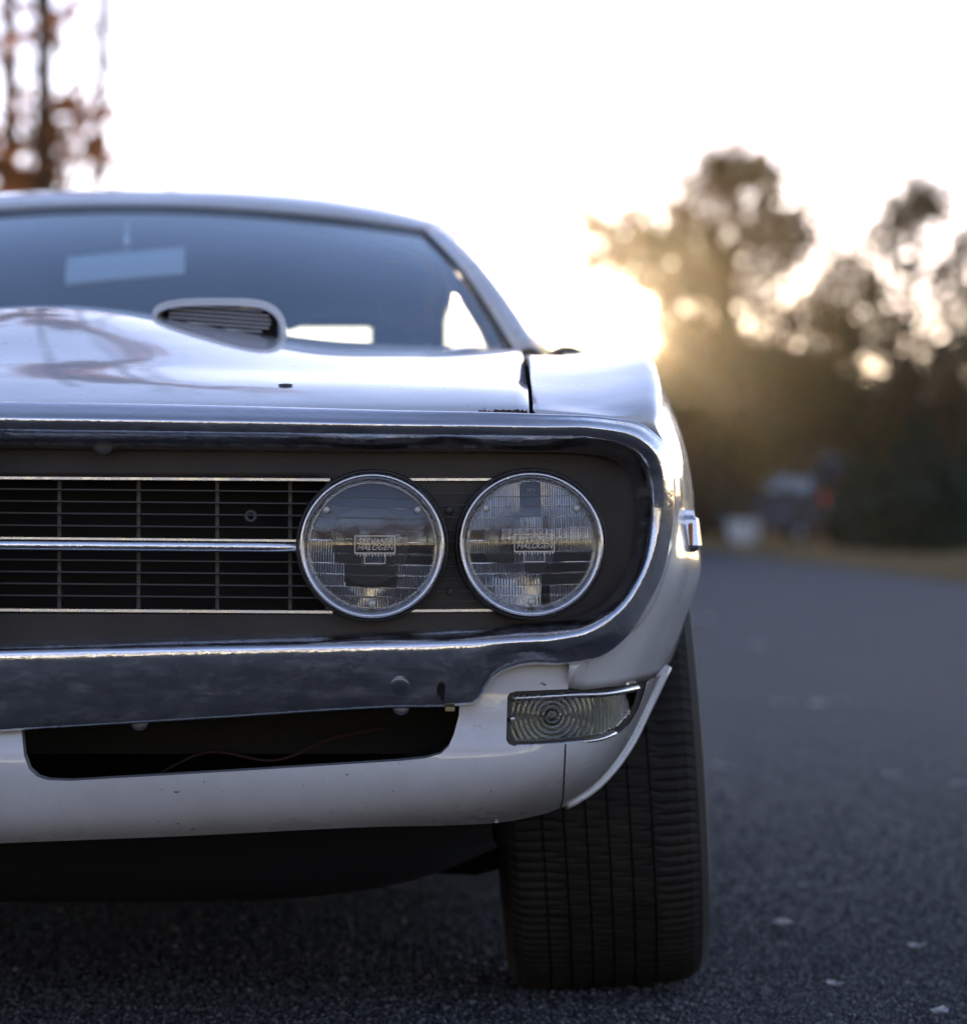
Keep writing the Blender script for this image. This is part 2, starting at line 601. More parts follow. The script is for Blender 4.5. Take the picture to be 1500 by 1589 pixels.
def hood_z(x, y):
    a = abs(x)
    z = float(herm(_hk, _hz, np.array([y]))[0])
    z += .052 * sm((.44 - a) / .44) * sm((y - .10) / .75)
    z -= .012 * (a / .66) ** 4 * sm((y - .05) / .4)
    z += .006 * (1 - a / .66) * 1.0 * (1 - sm((y - .08) / .3))
    e = y - hood_front(x)
    z -= .010 * math.exp(-e / .012)
    return z


NX, NY = 80, 90
N = np.zeros((NY, NX, 3))
for j in range(NY):
    for i in range(NX):
        x = -.662 + 1.324 * i / (NX - 1)
        t = (j / (NY - 1)) ** 1.5
        y = hood_front(x) + (1.33 + .12 * (x / .66) ** 2 - hood_front(x)) * t
        N[j, i] = (x, y, hood_z(x, y))
hv, hf = grid(N)
hood = build('hood', hv, hf, paint, car, solid=0.004, off=-1)
# dark channel under the seam between hood and fender, and between hood and bumper
for s in (1, -1):
    gv = np.array([[(s * (.6645 + dx), y, hood_z(.66, y) - .022) for dx in (-.012, .012)] for y in np.linspace(.10, 1.40, 30)])
    v_, f_ = grid(gv)
    build('seam_channel', v_, f_, seam, car)
# bare hood-pin hole and rust along the leading edge
hx, hy = None, None
y_ = .20
hx, hy = q(443, 599, .27)[0], .27
for yy in np.linspace(.1, .6, 200):
    x_ = q(443, 599, yy)[0]
    if hood_z(x_, yy) >= q(443, 599, yy)[2]:
        hx, hy = x_, yy
        break
ring = []
for s in (1, -1):
    pts = [(s * hx, hy, hood_z(hx, hy) + .0012)]
    for k in range(20):
        a = 2 * math.pi * k / 20
        x_, y_ = hx + .0088 * math.cos(a), hy + .0115 * math.sin(a)
        pts.append((s * x_, y_, hood_z(x_, y_) + .0012))
    fs = [(0, 1 + k, 1 + (k + 1) % 20) for k in range(20)]
    if s < 0: fs = [tuple(reversed(t)) for t in fs]
    build('pin_hole', pts, fs, seam, hood)


def rust_strip(name, xs, depth, base):
    V, Fs = [], []
    n = len(xs)
    for i, x in enumerate(xs):
        y0 = hood_front(x) + .0005
        d = depth * (0.6 + 0.4 * rng.random()) * (1 if 0 < i < n - 1 else .1)
        V += [(x, y0, hood_z(x, y0) + .0010), (x, y0 + d, hood_z(x, y0 + d) + .0010)]
    Fs = [(2 * i, 2 * i + 2, 2 * i + 3, 2 * i + 1) for i in range(n - 1)]
    build(name, V, Fs, rust, hood, False)


rust_strip('rust_patch', np.linspace(.602, .6615, 26), .013, None)
for a, b, d in ((.50, .515, .005), (.30, .306, .004), (.40, .404, .004), (.19, .196, .004)):
    rust_strip('rust_patch', np.linspace(a, b, 8), d, None)

louvre_m = mat('louvre_grey', (0.55, 0.54, 0.56), 0.35)
# ---- hood scoops --------------------------------------------------
for s in (1, -1):
    cx_, ym = .247, .86
    secs = []
    W = .088
    for k, t in enumerate(np.linspace(0, 1, 16)):
        y = ym + .46 * t
        w = W * (1 - .25 * t)
        hgt = .037 * (1 - t) ** .9 * (1 if k else .95) + .0015
        row = []
        for a in np.linspace(0, math.pi, 25):
            c, sn = math.cos(a), math.sin(a)
            X = -math.copysign(abs(c) ** .55, c) * w
            Z = abs(sn) ** .62 * hgt
            hz = hood_z(cx_ + X, y)
            blend = abs(sn) ** .62
            zb = hz * (1 - blend) + hood_z(cx_, y) * blend
            row.append((s * (cx_ + X), y + .012 * (1 - blend) * (1 - t), zb + Z - .002 * (1 - blend)))
        secs.append(row)
    N = np.array(secs)
    v_, f_ = grid(N, flip=(s > 0))
    scoop = build('hood_scoop', v_, f_, paint, car, solid=0.0045, off=-1)
    # rolled lip round the mouth
    lipv, lipf = tube(N[0] + np.array([0, .002, -.003]), .0034, 8)
    build('scoop_lip', lipv, lipf, paint, scoop)
    # recess and louvres
    zc = hood_z(cx_, ym)
    bv, bf = box(s * cx_ - .078, s * cx_ + .078, ym + .045, ym + .055, zc - .012, zc + .030)
    build('scoop_recess', bv, bf, dark, scoop, False)
    for k in range(6):
        zz = zc - .0005 + k * .0056
        w = .070 * (1 - .30 * abs((k - 2.5) / 3) ** 3)
        bv, bf = box(s * cx_ - w, s * cx_ + w, ym + .018, ym + .030, zz, zz + .0018)
        bv[:, 2] -= (bv[:, 0] - s * cx_) * .07 * s
        build('louvre', bv, bf, louvre_m, scoop, False)

# ---- chrome bumper loop -------------------------------------------
RID = [(-94, 649), (300, 655), (600, 660), (830, 664), (925, 667), (982, 680), (1010, 702), (1023, 735), (1026, 778), (1019, 826), (1004, 876), (983, 916), (952, 953), (912, 979), (860, 991), (790, 996), (757, 998), (740, 999), (700, 1000), (600, 1003), (300, 1008), (-94, 1016)]
OUT = [(-94, 620), (300, 628), (600, 636), (834, 642), (945, 648), (1003, 661), (1034, 692), (1044, 730), (1046, 785), (1042, 830), (1030, 888), (1012, 930), (981, 979), (940, 1016), (884, 1031), (800, 1036), (764, 1054), (744, 1087), (716, 1095), (600, 1100), (300, 1118), (-94, 1141)]
INB = [(-94, 690), (300, 694), (600, 697), (830, 698), (905, 700), (950, 708), (972, 724), (982, 752), (985, 790), (983, 832), (976, 877), (962, 910), (938, 938), (903, 958), (850, 968), (790, 972), (757, 974), (740, 975), (700, 977), (600, 982), (300, 990), (-94, 1000)]
YR = [.03, .042, .056, .075, .092, .108, .122, .135, .142, .142, .138, .128, .112, .097, .086, .078, .076, .075, .070, .058, .044, .03]
YO = [.070, .078, .085, .090, .105, .126, .155, .18, .19, .19, .188, .18, .162, .147, .13] + [None] * 7
BN = []
for i in range(22):
    yo = YO[i] if YO[i] is not None else fv(*OUT[i]) - .014
    o_ = np.array(q(OUT[i][0], OUT[i][1], yo)); r_ = np.array(q(RID[i][0], RID[i][1], YR[i])); n_ = np.array(q(INB[i][0], INB[i][1], YR[i] + .042))
    edge = o_ + np.array([0, .018, 0]) + (r_ - o_) * .06
    def mixy(e, t, p): return np.array([r_[0] + (e[0] - r_[0]) * t, r_[1] + (e[1] - r_[1]) * t ** p, r_[2] + (e[2] - r_[2]) * t])
    om, r1 = mixy(o_, .55, 1.7), mixy(o_, .2, 1.7)
    r2, im = mixy(n_, .30, 2.0), mixy(n_, .65, 2.0)
    nb = n_ + np.array([0, .075, 0])
    BN.append([edge, o_, om, r1, r_, r2, im, n_, nb])
v_, f_ = loft(BN, 44, 190)
v_[:, 0] = np.maximum(v_[:, 0], 0.0)
mv, mf = mirror(v_, f_)
bumper = build('front_bumper', *join((v_, [tuple(reversed(t)) for t in f_]), (mv, [tuple(reversed(t)) for t in mf])), chrome, car)
# beak between the two loops
bk = []
for z, y, w in ((.80, .10, .012), (.775, .045, .02), (.74, .022, .03), (.70, .012, .038), (.65, .006, .042), (.60, .006, .042), (.55, .010, .042), (.50, .018, .045), (.46, .03, .05), (.41, .045, .055)):
    bk.append([(-w, y + .035, z), (-w * .8, y + .008, z), (0, y - .008, z), (w * .8, y + .008, z), (w, y + .035, z)])
v_, f_ = loft(bk, 17, 40)
build('nose_beak', v_, f_, paint, car)


def button(px, py, r, y, name, m, parent, hgt=.005, s=1, tilt=0.0):
    c = q(px, py, y)
    prof = [(r, .004), (r * .97, -hgt * .3), (r * .8, -hgt * .7), (r * .45, -hgt * .95), (.0003, -hgt)]
    v_, f_ = revolve(prof, (s * c[0], c[1], c[2]), 'y', 20)
    v_[:, 1] -= tilt * (v_[:, 2] - c[2])
    return build(name, v_, f_, m, parent)


def bump_y(px, py):
    """depth of the lower bumper face"""
    xs = [RID[i][0] for i in (21, 20, 19, 18, 17)]
    pr = np.interp(px, xs, [RID[i][1] for i in (21, 20, 19, 18, 17)])
    yr = np.interp(px, xs, [YR[i] for i in (21, 20, 19, 18, 17)])
    xo = [OUT[i][0] for i in (21, 20, 19, 18)]
    po = np.interp(px, xo, [OUT[i][1] for i in (21, 20, 19, 18)])
    yo = np.interp(px, xo, [fv(*OUT[i]) - .014 for i in (21, 20, 19, 18)])
    t = min(1, max(0, (py - pr) / (po - pr)))
    return float(yr + (yo - yr) * t ** 1.7)


for s in (1, -1):
    button(620, 1067, .0118, bump_y(620, 1067) - .001, 'bumper_bolt', dull_bolt, bumper, .004, s, (bump_y(620, 1077) - bump_y(620, 1057)) / (20 * 3.68 / F))
    button(160, 690, .012, .080, 'bumper_bolt', slatm, bumper, .0035, s)
    button(216, 1121, .010, .092, 'bumper_bolt', dull_bolt, bumper, .0035, s)
    button(622, 1097, .010, .105, 'bumper_bolt', dull_bolt, bumper, .0035, s)
    c = q(698, 1101, .10)
    v_, f_ = box(s * c[0] - .0055, s * c[0] + .0055, c[1] - .002, c[1] + .01, c[2] - .0025, c[2] + .003)
    build('clip_nut', v_, f_, brass, bumper, False, bevel=.001)
    # slot
    pts = []
    for (dx, dy) in [(0, -15), (4, -14), (6, -10), (6, 10), (4, 14), (0, 15), (-4, 14), (-6, 10), (-6, -10), (-4, -14)]:
        pp = q(684 + dx + dy * -.06, 1074 + dy, bump_y(684, 1074 + dy))
        pts.append((s * pp[0], pp[1] - .0045, pp[2]))
    v_ = np.array(pts + [(a, b + .004, c_) for a, b, c_ in pts])
    n = 10
    fs = [tuple(range(n))] + [(i, i + n, (i + 1) % n + n, (i + 1) % n) for i in range(n)]
    build('bumper_slot', v_, fs, seam, bumper, False)

# ---- lower valance ------------------------------------------------
sil_right = [tuple(p) for p in curve([(1036, 1035), (1005, 1100), (975, 1160), (920, 1225), (870, 1254), (800, 1273), (700, 1281), (600, 1283), (300, 1297), (0, 1309), (-94, 1313)], 70)]
sig = [tuple(p) for p in [(787, 1082), (790, 1076), (797, 1073)]] + [tuple(p) for p in curve([(800, 1073), (884, 1070), (945, 1067), (1003, 1057)], 14)] + [(1000, 1072), (990, 1100), (975, 1125), (960, 1138)] + [tuple(p) for p in curve([(940, 1146), (884, 1153), (797, 1158)], 10)] + [(789, 1155), (785, 1148)]
top = [(-94, 1128), (25, 1122), (33, 1128), (35, 1150), (37, 1172), (45, 1194), (58, 1206), (75, 1211), (110, 1212), (400, 1195), (620, 1181), (660, 1177), (684, 1170), (696, 1158), (704, 1140), (712, 1110), (713, 1086), (735, 1076), (750, 1048), (775, 1030), (800, 1024), (884, 1021)]
seam_right = [(884, 1030), (884, 1068), (945, 1066), (1000, 1056)]


def fmap(px, py):
    p = q(px, py, fv(px, py))
    return (max(p[0], 0.0), p[1], p[2])


outline = top + [(882, 1030), (882, 1069)] + [(945, 1067.5), (1000, 1057.5)] + sil_right
# the signal opening shares the outline's upper edge right of the seam, so it is cut from the outline as a notch
outline_c = top + [(881.5, 1030), (881.5, 1069.5)] + [p for p in reversed(curve([(800, 1073), (870, 1070)], 8).tolist())]
outline_c += [(790, 1076), (787, 1082), (785, 1148), (789, 1155), (797, 1158)] + curve([(797, 1158), (876, 1153.5)], 8).tolist()[1:] + [(874, 1200), (872, 1240), (868, 1254.5)]
cut = [p for p in sil_right if p[0] < 866]
outline_c += cut
# corner piece below the signal
outline_r = [(1036, 1036), (1003, 1058), (1000, 1072), (990, 1100), (975, 1125), (960, 1138)] + curve([(940, 1146), (878.5, 1153.5)], 8).tolist() + [(876.5, 1200), (874.5, 1240), (871, 1254)] + [p for p in reversed(sil_right) if 872 < p[0] < 1034]
for nm, ol in (('valance', outline_c), ('valance_corner', outline_r)):
    v_, f_ = trim(ol, [], 5 if nm == 'valance_corner' else 8, fmap, (0, .022, .001))
    for vv, fs in ((v_, f_), mirror(v_, f_)):
        build(nm, vv, [tuple(reversed(t)) for t in fs], paint, car)
# bead round the corner rim
pts = [fmap(*p) for p in sil_right if p[0] > 868]
for s in (1, -1):
    v_, f_ = tube(np.array(pts) * np.array([s, 1, 1]) + np.array([0, .004, 0]), .0055, 8)
    build('wheel_lip', v_, f_, paint, car)

sigbulb = mat('bulb_glass', (0.10, 0.11, 0.08), 0.2)
sigback = mat('signal_reflector', (0.20, 0.21, 0.20), 0.4, 0.3)
# ---- turn signals -------------------------------------------------
lens_o = [(793, 1084), (797, 1079)] + curve([(803, 1078), (884, 1076), (945, 1073), (990, 1066)], 12).tolist() + [(984, 1090), (974, 1112), (957, 1130)] + curve([(938, 1138), (884, 1146), (800, 1151)], 10).tolist() + [(793, 1147)]
for s in (1, -1):
    sg = lambda p: (s * p[0], p[1], p[2])

    def flens(px, py, off=.007):
        r = math.hypot(px - 857, py - 1111)
        rip = .00038 * math.cos(r * 2 * math.pi / 8.0) * sm((80 - r) / 20) if px < 925 else 0
        if px >= 925: rip = .0003 * math.cos(px * 2 * math.pi / 6.0)
        return sg(q(px, py, fv(px, 1105) + off + rip))
    v_, f_ = trim(lens_o, [], 1.7, flens)
    fl = (lambda F_: [tuple(reversed(t)) for t in F_]) if s > 0 else (lambda F_: F_)
    vb, fb = trim(lens_o, [], 6, lambda a, b: sg(q(a, b, fv(a, 1105) + .034)))
    hous = build('turn_signal', *join((vb, fl(fb))), sigback, car)
    build('signal_lens', v_, fl(f_), sigglass, hous, solid=.0035, off=-1)
    vr, fr_ = trim(sig, [lens_o], 7, lambda a, b: sg(q(a, b, fv(a, b if b < 1140 else 1140) + .009)), (0, .03, 0))
    build('signal_frame', vr, fl(fr_), black, hous)
    lo_ = [sg(q(a, b + 4, fv(a, b) + .004)) for a, b in curve([(955, 1134), (938, 1141), (884, 1149), (800, 1154)], 16)]
    tv, tf = tube(lo_, .0022, 6)
    build('signal_trim', tv, tf, trim_metal, hous)
    up_ = [sg(q(a, b, fv(a, b) + .010)) for a, b in curve([(795, 1084), (884, 1079), (945, 1076), (988, 1068)], 16)]
    tv, tf = tube(up_, .004, 6)
    build('signal_visor', tv, tf, trim_metal, hous)
    c = sg(q(857, 1111, .165))
    bv, bf = revolve([(.0105, .010), (.0105, 0), (.009, -.006), (.004, -.010), (.0003, -.011)], c, 'y', 20)
    build('bulb', bv, bf, sigbulb, hous)
    sv = button(795, 1116, .003, fv(795, 1116) + .004, 'lens_screw', trim_metal, hous, .002, s)

# ---- dark panel behind the loop, grille -----------------------------
def yg(px): return float(np.interp(px, [-94, 500, 760, 960], [.118, .132, .150, .19]))


inn = [tuple(p) for p in curve([(-94, 676), (300, 680), (600, 683), (830, 685), (912, 688), (965, 698), (988, 718), (996, 752), (998, 790), (996, 835), (988, 885), (970, 922), (944, 950), (905, 972), (850, 982), (740, 988), (600, 996), (300, 1004), (-94, 1014)], 90)]
opening = [(-94, 742), (520, 742), (520, 950), (-94, 950)]
v_, f_ = trim(inn, [[(-80, 744), (505, 744), (505, 948), (-80, 948)]], 14, lambda a, b: (max(0, q(a, b, yg(a))[0]), yg(a), q(a, b, yg(a))[2]))
both_p = []
for vv, fs in ((v_, [tuple(reversed(t)) for t in f_]), mirror(v_, [tuple(reversed(t)) for t in f_])):
    both_p.append(build('headlight_panel', vv, fs, housing, car, solid=.004, off=-1))


def bar(pts, w, h, d):
    """strip of height h and depth d along pts"""
    Pn = np.array(pts, float)
    N = np.stack([Pn + np.array([0, d, h / 2]), Pn + np.array([0, d * .15, h / 2]), Pn + np.array([0, 0, h * .32]), Pn + np.array([0, 0, -h * .32]),
                  Pn + np.array([0, d * .15, -h / 2]), Pn + np.array([0, d, -h / 2])], 1)
    v_, f_ = grid(N, close_u=True)
    n = len(Pn)
    return v_, f_ + [tuple(range(6)), tuple(reversed(range((n - 1) * 6, n * 6)))]


def pxline(p0, p1, off, n=10, s=1):
    out = []
    for t in np.linspace(0, 1, n):
        px, py = p0[0] + (p1[0] - p0[0]) * t, p0[1] + (p1[1] - p0[1]) * t
        p = q(px, py, yg(px) + off)
        out.append((s * p[0], p[1], p[2]))
    return out


K = 3.72 / F
for s in (1, -1):
    bv, bf = trim([(-90, 735), (520, 735), (520, 958), (-90, 958)], [], 40, lambda a, b: (s * q(a, b, .21)[0], .21, q(a, b, .21)[2]))
    grille = build('grille', bv, bf, dark, car)
    for py in (761, 779.5, 798, 817, 870.5, 889, 907.5, 926):
        e = 462 + (abs(py - 846) / 100) ** 2 * 42
        build('slat', *bar(pxline((-80, py - 3), (e + 12, py + 2), .004, 10, s), 0, 2.6 * K, .016), slatm, grille, False)
    for px in (-30, 92, 215, 337, 450):
        a, b = q(px, 746, yg(px) + .020), q(px, 948, yg(px) + .020)
        v_, f_ = box(s * a[0] - 2.8 * K, s * a[0] + 2.8 * K, a[1], a[1] + .010, b[2], a[2])
        build('upright', v_, f_, slatm, grille, False)
    build('grille_trim', *bar(pxline((-85, 741), (512, 744.5), -.006, 12, s), 0, 6 * K, .012), trim_metal, grille, False)
    build('grille_trim', *bar(pxline((-85, 946), (516, 950), -.006, 12, s), 0, 6.5 * K, .012), trim_metal, grille, False)
    build('centre_bar', *bar(pxline((-85, 834), (459, 839), -.002, 12, s), 0, 5 * K, .012), trim_metal, grille, False)
    build('centre_bar', *bar(pxline((-85, 845), (459, 849.5), -.014, 12, s), 0, 16 * K, .022), chrome, grille, True)
    # plate between the lamps
    build('grille_trim', *bar(pxline((632, 744), (768, 744), -.006, 4, s), 0, 6 * K, .012), trim_metal, grille, False)
    build('grille_trim', *bar(pxline((636, 948), (766, 947), -.006, 4, s), 0, 6 * K, .012), trim_metal, grille, False)
    for py in (765, 784, 803, 822, 841, 860, 879, 898, 917, 933):
        build('slat', *bar(pxline((650, py), (755, py), -.002, 4, s), 0, 3 * K, .012), slatm, grille, False)
    for (a, b) in ((697, 792), (699, 918)):
        button(a, b, .005, yg(a) - .002, 'screw', slatm, grille, .002, s)
    c = q(389, 801, yg(389) + .004)
    tv, tf = revolve([(.0036, 0), (.0055, -.002), (.0074, 0), (.0074, .006), (.0036, .006)], (s * c[0], c[1], c[2]), 'y', 20, True)
    build('grommet', tv, tf, slatm, grille)

# ---- headlights ---------------------------------------------------
RL = .0735


def lens_mesh(kind):
    """dome in front, moulded flutes behind; local coordinates, facing -y"""
    n = 290
    r = RL * .99
    xs = np.linspace(-r, r, n)
    X, Z = np.meshgrid(xs, xs)
    rr = np.sqrt(X ** 2 + Z ** 2)
    ins = rr <= r
    dome = -.013 * (1 - (rr / r) ** 2)
    zi = Z * 1000
    xi = X * 1000
    amp = np.zeros_like(X)
    pit = np.full_like(X, 3.0)
    rows = [-58, -47, -33, -21, -8.5, 4.5, 18, 31, 43, 54]
    ri = np.searchsorted(rows, zi)
    step = (ri % 2) * .00045
    if kind == 'outer':
        amp = np.where((ri <= 2) & (xi < 10), .00060, amp)
        amp = np.where((ri <= 1) & (xi > 20), .0005, amp)
        amp = np.where((ri == 3) & (xi < -6), .0005, amp)
        amp = np.where((ri == 4) & (np.abs(xi - 2) < 22), .0006, amp)
        amp = np.where((ri == 5) & (xi > 22), .0005, amp)
        amp = np.where((ri == 5) & (xi < -22), .0005, amp)
        amp = np.where((ri == 6) & (xi > -36), .00060, amp)
        amp = np.where((ri == 7) & (np.abs(xi) > 18), .0005, amp)
        amp = np.where((ri >= 8) & (np.abs(xi) > 12), .00045, amp)
        amp = np.where((ri == 7) & (np.abs(xi) < 14), .00055, amp)
        pit = np.where(ri <= 2, 3.3, 2.7)
    else:
        amp = np.where((ri <= 3) & (np.abs(xi) > 28), .0005, amp)
        amp = np.where((ri == 4) & (np.abs(xi) < 14), .0006, amp)
        amp = np.where((ri <= 1), .00035, amp)
        amp = np.where((ri == 5) & (xi < -44), .0005, amp)
        amp = np.where((ri == 4) & (xi < -40), .0004, amp)
        amp = np.where((ri >= 4) & (ri <= 5) & (xi > 22) & (xi < 36), .0004, amp)
        pit = np.full_like(X, 2.9)
    step = step + np.where(np.abs(xi) < 15, .0004, 0) * ((ri >= 3) & (ri <= 6))
    dist = np.min(np.abs(zi[..., None] - np.array(rows)), -1)
    step = step + .0005 * np.exp(-(dist / .55) ** 2)
    back = dome + .0036 + step + amp * np.cos(xi * 2 * np.pi / pit)
    front = dome
    idx = -np.ones_like(X, int)
    idx[ins] = np.arange(ins.sum())
    m = ins.sum()
    V = np.concatenate([np.stack([X[ins], front[ins], Z[ins]], 1), np.stack([X[ins], back[ins], Z[ins]], 1)])
    a, b, c, d = idx[:-1, :-1], idx[:-1, 1:], idx[1:, 1:], idx[1:, :-1]
    ok = (a >= 0) & (b >= 0) & (c >= 0) & (d >= 0)
    Fq = np.stack([a[ok], b[ok], c[ok], d[ok]], 1)
    Fb = Fq[:, ::-1] + m
    return mesh_data('headlight_lens_' + kind, V, np.concatenate([Fq, Fb]).tolist(), glass, True)


def text_mesh(body, size, m, shear=0.0, ext=.0005):
    cu = bpy.data.curves.new('lettering', 'FONT')
    cu.body = body
    cu.size = size
    cu.shear = shear
    cu.extrude = ext
    cu.align_x = 'CENTER'
    cu.align_y = 'CENTER'
    cu.space_line = 0.82
    o = bpy.data.objects.new('tmp', cu)
    COL.objects.link(o)
    dg = bpy.context.evaluated_depsgraph_get()
    dg.update()
    me = bpy.data.meshes.new_from_object(o.evaluated_get(dg))
    bpy.data.objects.remove(o)
    me.materials.clear()
    me.materials.append(m)
    return me


lens_me = {k: lens_mesh(k) for k in ('inner', 'outer')}
txt_me = text_mesh('SYLVANIA\nHALOGEN', .0086, letter, .35)
txt_code = text_mesh('2C1', .006, letter, 0)
hub_v, hub_f = revolve([(.0875, .052), (.0875, .020), (.0860, .012), (.083, .014), (.080, .05)], (0, 0, 0), 'y', 64)
hub_me = mesh_data('headlight_bucket', hub_v, hub_f, black)
bz_v, bz_f = revolve([(.0815, .030), (.0834, .012), (.0832, .004), (.0822, -.0012), (.0808, -.0028), (.0790, -.0026), (.0770, -.0010), (.0752, .0022), (.0742, .0055), (.0738, .0085), (.0726, .0088), (.0720, .011), (.0722, .03)], (0, 0, 0), 'y', 72)
bz_me = mesh_data('bezel', bz_v, bz_f, trim_metal)
rf_v, rf_f = revolve([(.0745, .012), (.0715, .014)] + [(r_, .014 + .052 * (1 - (r_ / .0715) ** 2)) for r_ in np.linspace(.0700, .004, 22)] + [(.0003, .066)], (0, 0, 0), 'y', 64)
rf_me = mesh_data('reflector', rf_v, rf_f, mirror_metal)
bb_v, bb_f = revolve([(.009, .055), (.0095, .03), (.009, .024), (.006, .0205), (.0003, .0195)], (0, 0, 0), 'y', 24)
bb_me = mesh_data('bulb_shield', bb_v, bb_f, slatm)
nb_v, nb_f = revolve([(.0042, .006), (.0042, .0), (.0036, -.0018), (.002, -.0026), (.0002, -.0028)], (0, 0, 0), 'y', 16)
nb_me = mesh_data('aim_nub', nb_v, nb_f, letter)
fr_parts = []
for (x0, x1, z0, z1) in ((-.0305, .0305, .0115, .0128), (-.0305, .0305, -.0128, -.0113), (-.0305, -.029, -.0113, .0115), (.029, .0305, -.0113, .0115), (-.016, .016, -.0275, -.0262), (-.016, -.0148, -.0262, -.0128), (.0148, .016, -.0262, -.0128)):
    fr_parts.append(box(x0, x1, -.0008, .0006, z0, z1))
for k in range(13):
    x_ = -.027 + k * .0045
    fr_parts.append(box(x_, x_ + .0016, -.0006, .0006, -.0168 if k % 2 else -.0155, -.0128))
fr_v, fr_f = join(*fr_parts)
fr_v = fr_v * np.array([.76, 1, .80])
fr_me = mesh_data('lens_frame', fr_v, fr_f, letter, False)
for s in (1, -1):
    for kind, px, py, y in (('inner', 577, 847, .092), ('outer', 824, 844.5, .112)):
        c = q(px, py, y)
        loc = (s * c[0], c[1], c[2])
        h = link('headlight', hub_me, car); h.location = loc
        link('bezel', bz_me, h)
        ln = link('lens', lens_me[kind], h); ln.location = (0, .009, 0); ln.rotation_euler = (0, R(1.5 if kind == 'inner' else -1.0), 0)
        link('reflector', rf_me, h)
        link('bulb_shield', bb_me, h)
        t = link('lettering', txt_me, h); t.location = (.0035, -.0052, .0015); t.rotation_euler = (R(90), 0, 0)
        fo = link('lens_frame', fr_me, h); fo.location = (.0035, -.0042, .0015)
        if kind == 'outer':
            t2 = link('lettering', txt_code, h); t2.location = (0, .0055, .061); t2.rotation_euler = (R(100), 0, 0)
        for a in (-90, 38, 142):
            k = link('aim_nub', nb_me, h)
            k.location = (.066 * math.cos(R(a)), .0056, .066 * math.sin(R(a)))

# ---- side marker --------------------------------------------------
for s in (1, -1):
    bx = []
    for z, a, d in ((.650, .003, .010), (.642, .004, .011), (.639, .009, .016), (.607, .013, .021), (.602, .012, .019), (.599, .005, .011)):
        bx.append([(s * .850, .33 - d, z), (s * (.862 + a * .5), .33 - d * .8, z), (s * (.862 + a), .35, z), (s * (.862 + a * .6), .37 + d, z), (s * .852, .38 + d, z)])
    v_, f_ = grid(np.array(bx))
    f_ += [tuple(range(5)), tuple(range(25, 30))]
    mk = build('side_marker', v_, f_, chrome, car, False, bevel=.0015)
    av, af = box(min(s * .8575, s * .8615), max(s * .8575, s * .8615), .3085, .325, .606, .634)  # orange strip stands in for a reflection on the chrome
    build('marker_reflection', av, af, orange_glint, mk, False, bevel=.002)

# ---- windscreen, roof, pillars --------------------------------------
def wb(x): return (x, 1.36 + .32 * (x / .66) ** 2 * .45, .905 - .012 * (x / .66) ** 2)   # foot of the screen


def wtp(x): return (x, 1.985 + .26 * x * x, 1.166 - .14 * x ** 2)                        # head of the screen


N = np.zeros((14, 33, 3))
for i, t in enumerate(np.linspace(-1, 1, 33)):
    a, b = np.array(wb(.655 * t)), np.array(wtp(.505 * t))
    for j, w in enumerate(np.linspace(0, 1, 14)):
        p = a + (b - a) * w
        p[2] += .018 * math.sin(math.pi * w)
        p[1] -= .010 * math.sin(math.pi * w)
        N[j, i] = p
SCREEN = N.copy()
v_, f_ = grid(N)
build('windscreen', v_, f_, wglass, car)
# roof
roofn = []
for y, zc, xe, drop in ((2.0, 1.172, .518, .040), (2.06, 1.196, .53, .050), (2.2, 1.222, .545, .062), (2.6, 1.246, .562, .078), (3.0, 1.232, .558, .08), (3.35, 1.17, .55, .075)):
    row = []
    for u in np.linspace(-1, 1, 13):
        x = xe * u
        row.append((x, y + .26 * x * x * max(0, (2.2 - y) / .2) if y < 2.2 else y, zc - drop * abs(u) ** 2.6))
    roofn.append(row)
v_, f_ = loft(roofn, 49, 40)
build('roof', v_, f_, paint, car, solid=.02, off=-1)
hl = np.array(roofn); hl[:, :, 2] -= .035; hl[:, :, 0] *= .97
v_, f_ = loft(hl.tolist(), 25, 20)
build('headliner', v_, f_, headliner, car)
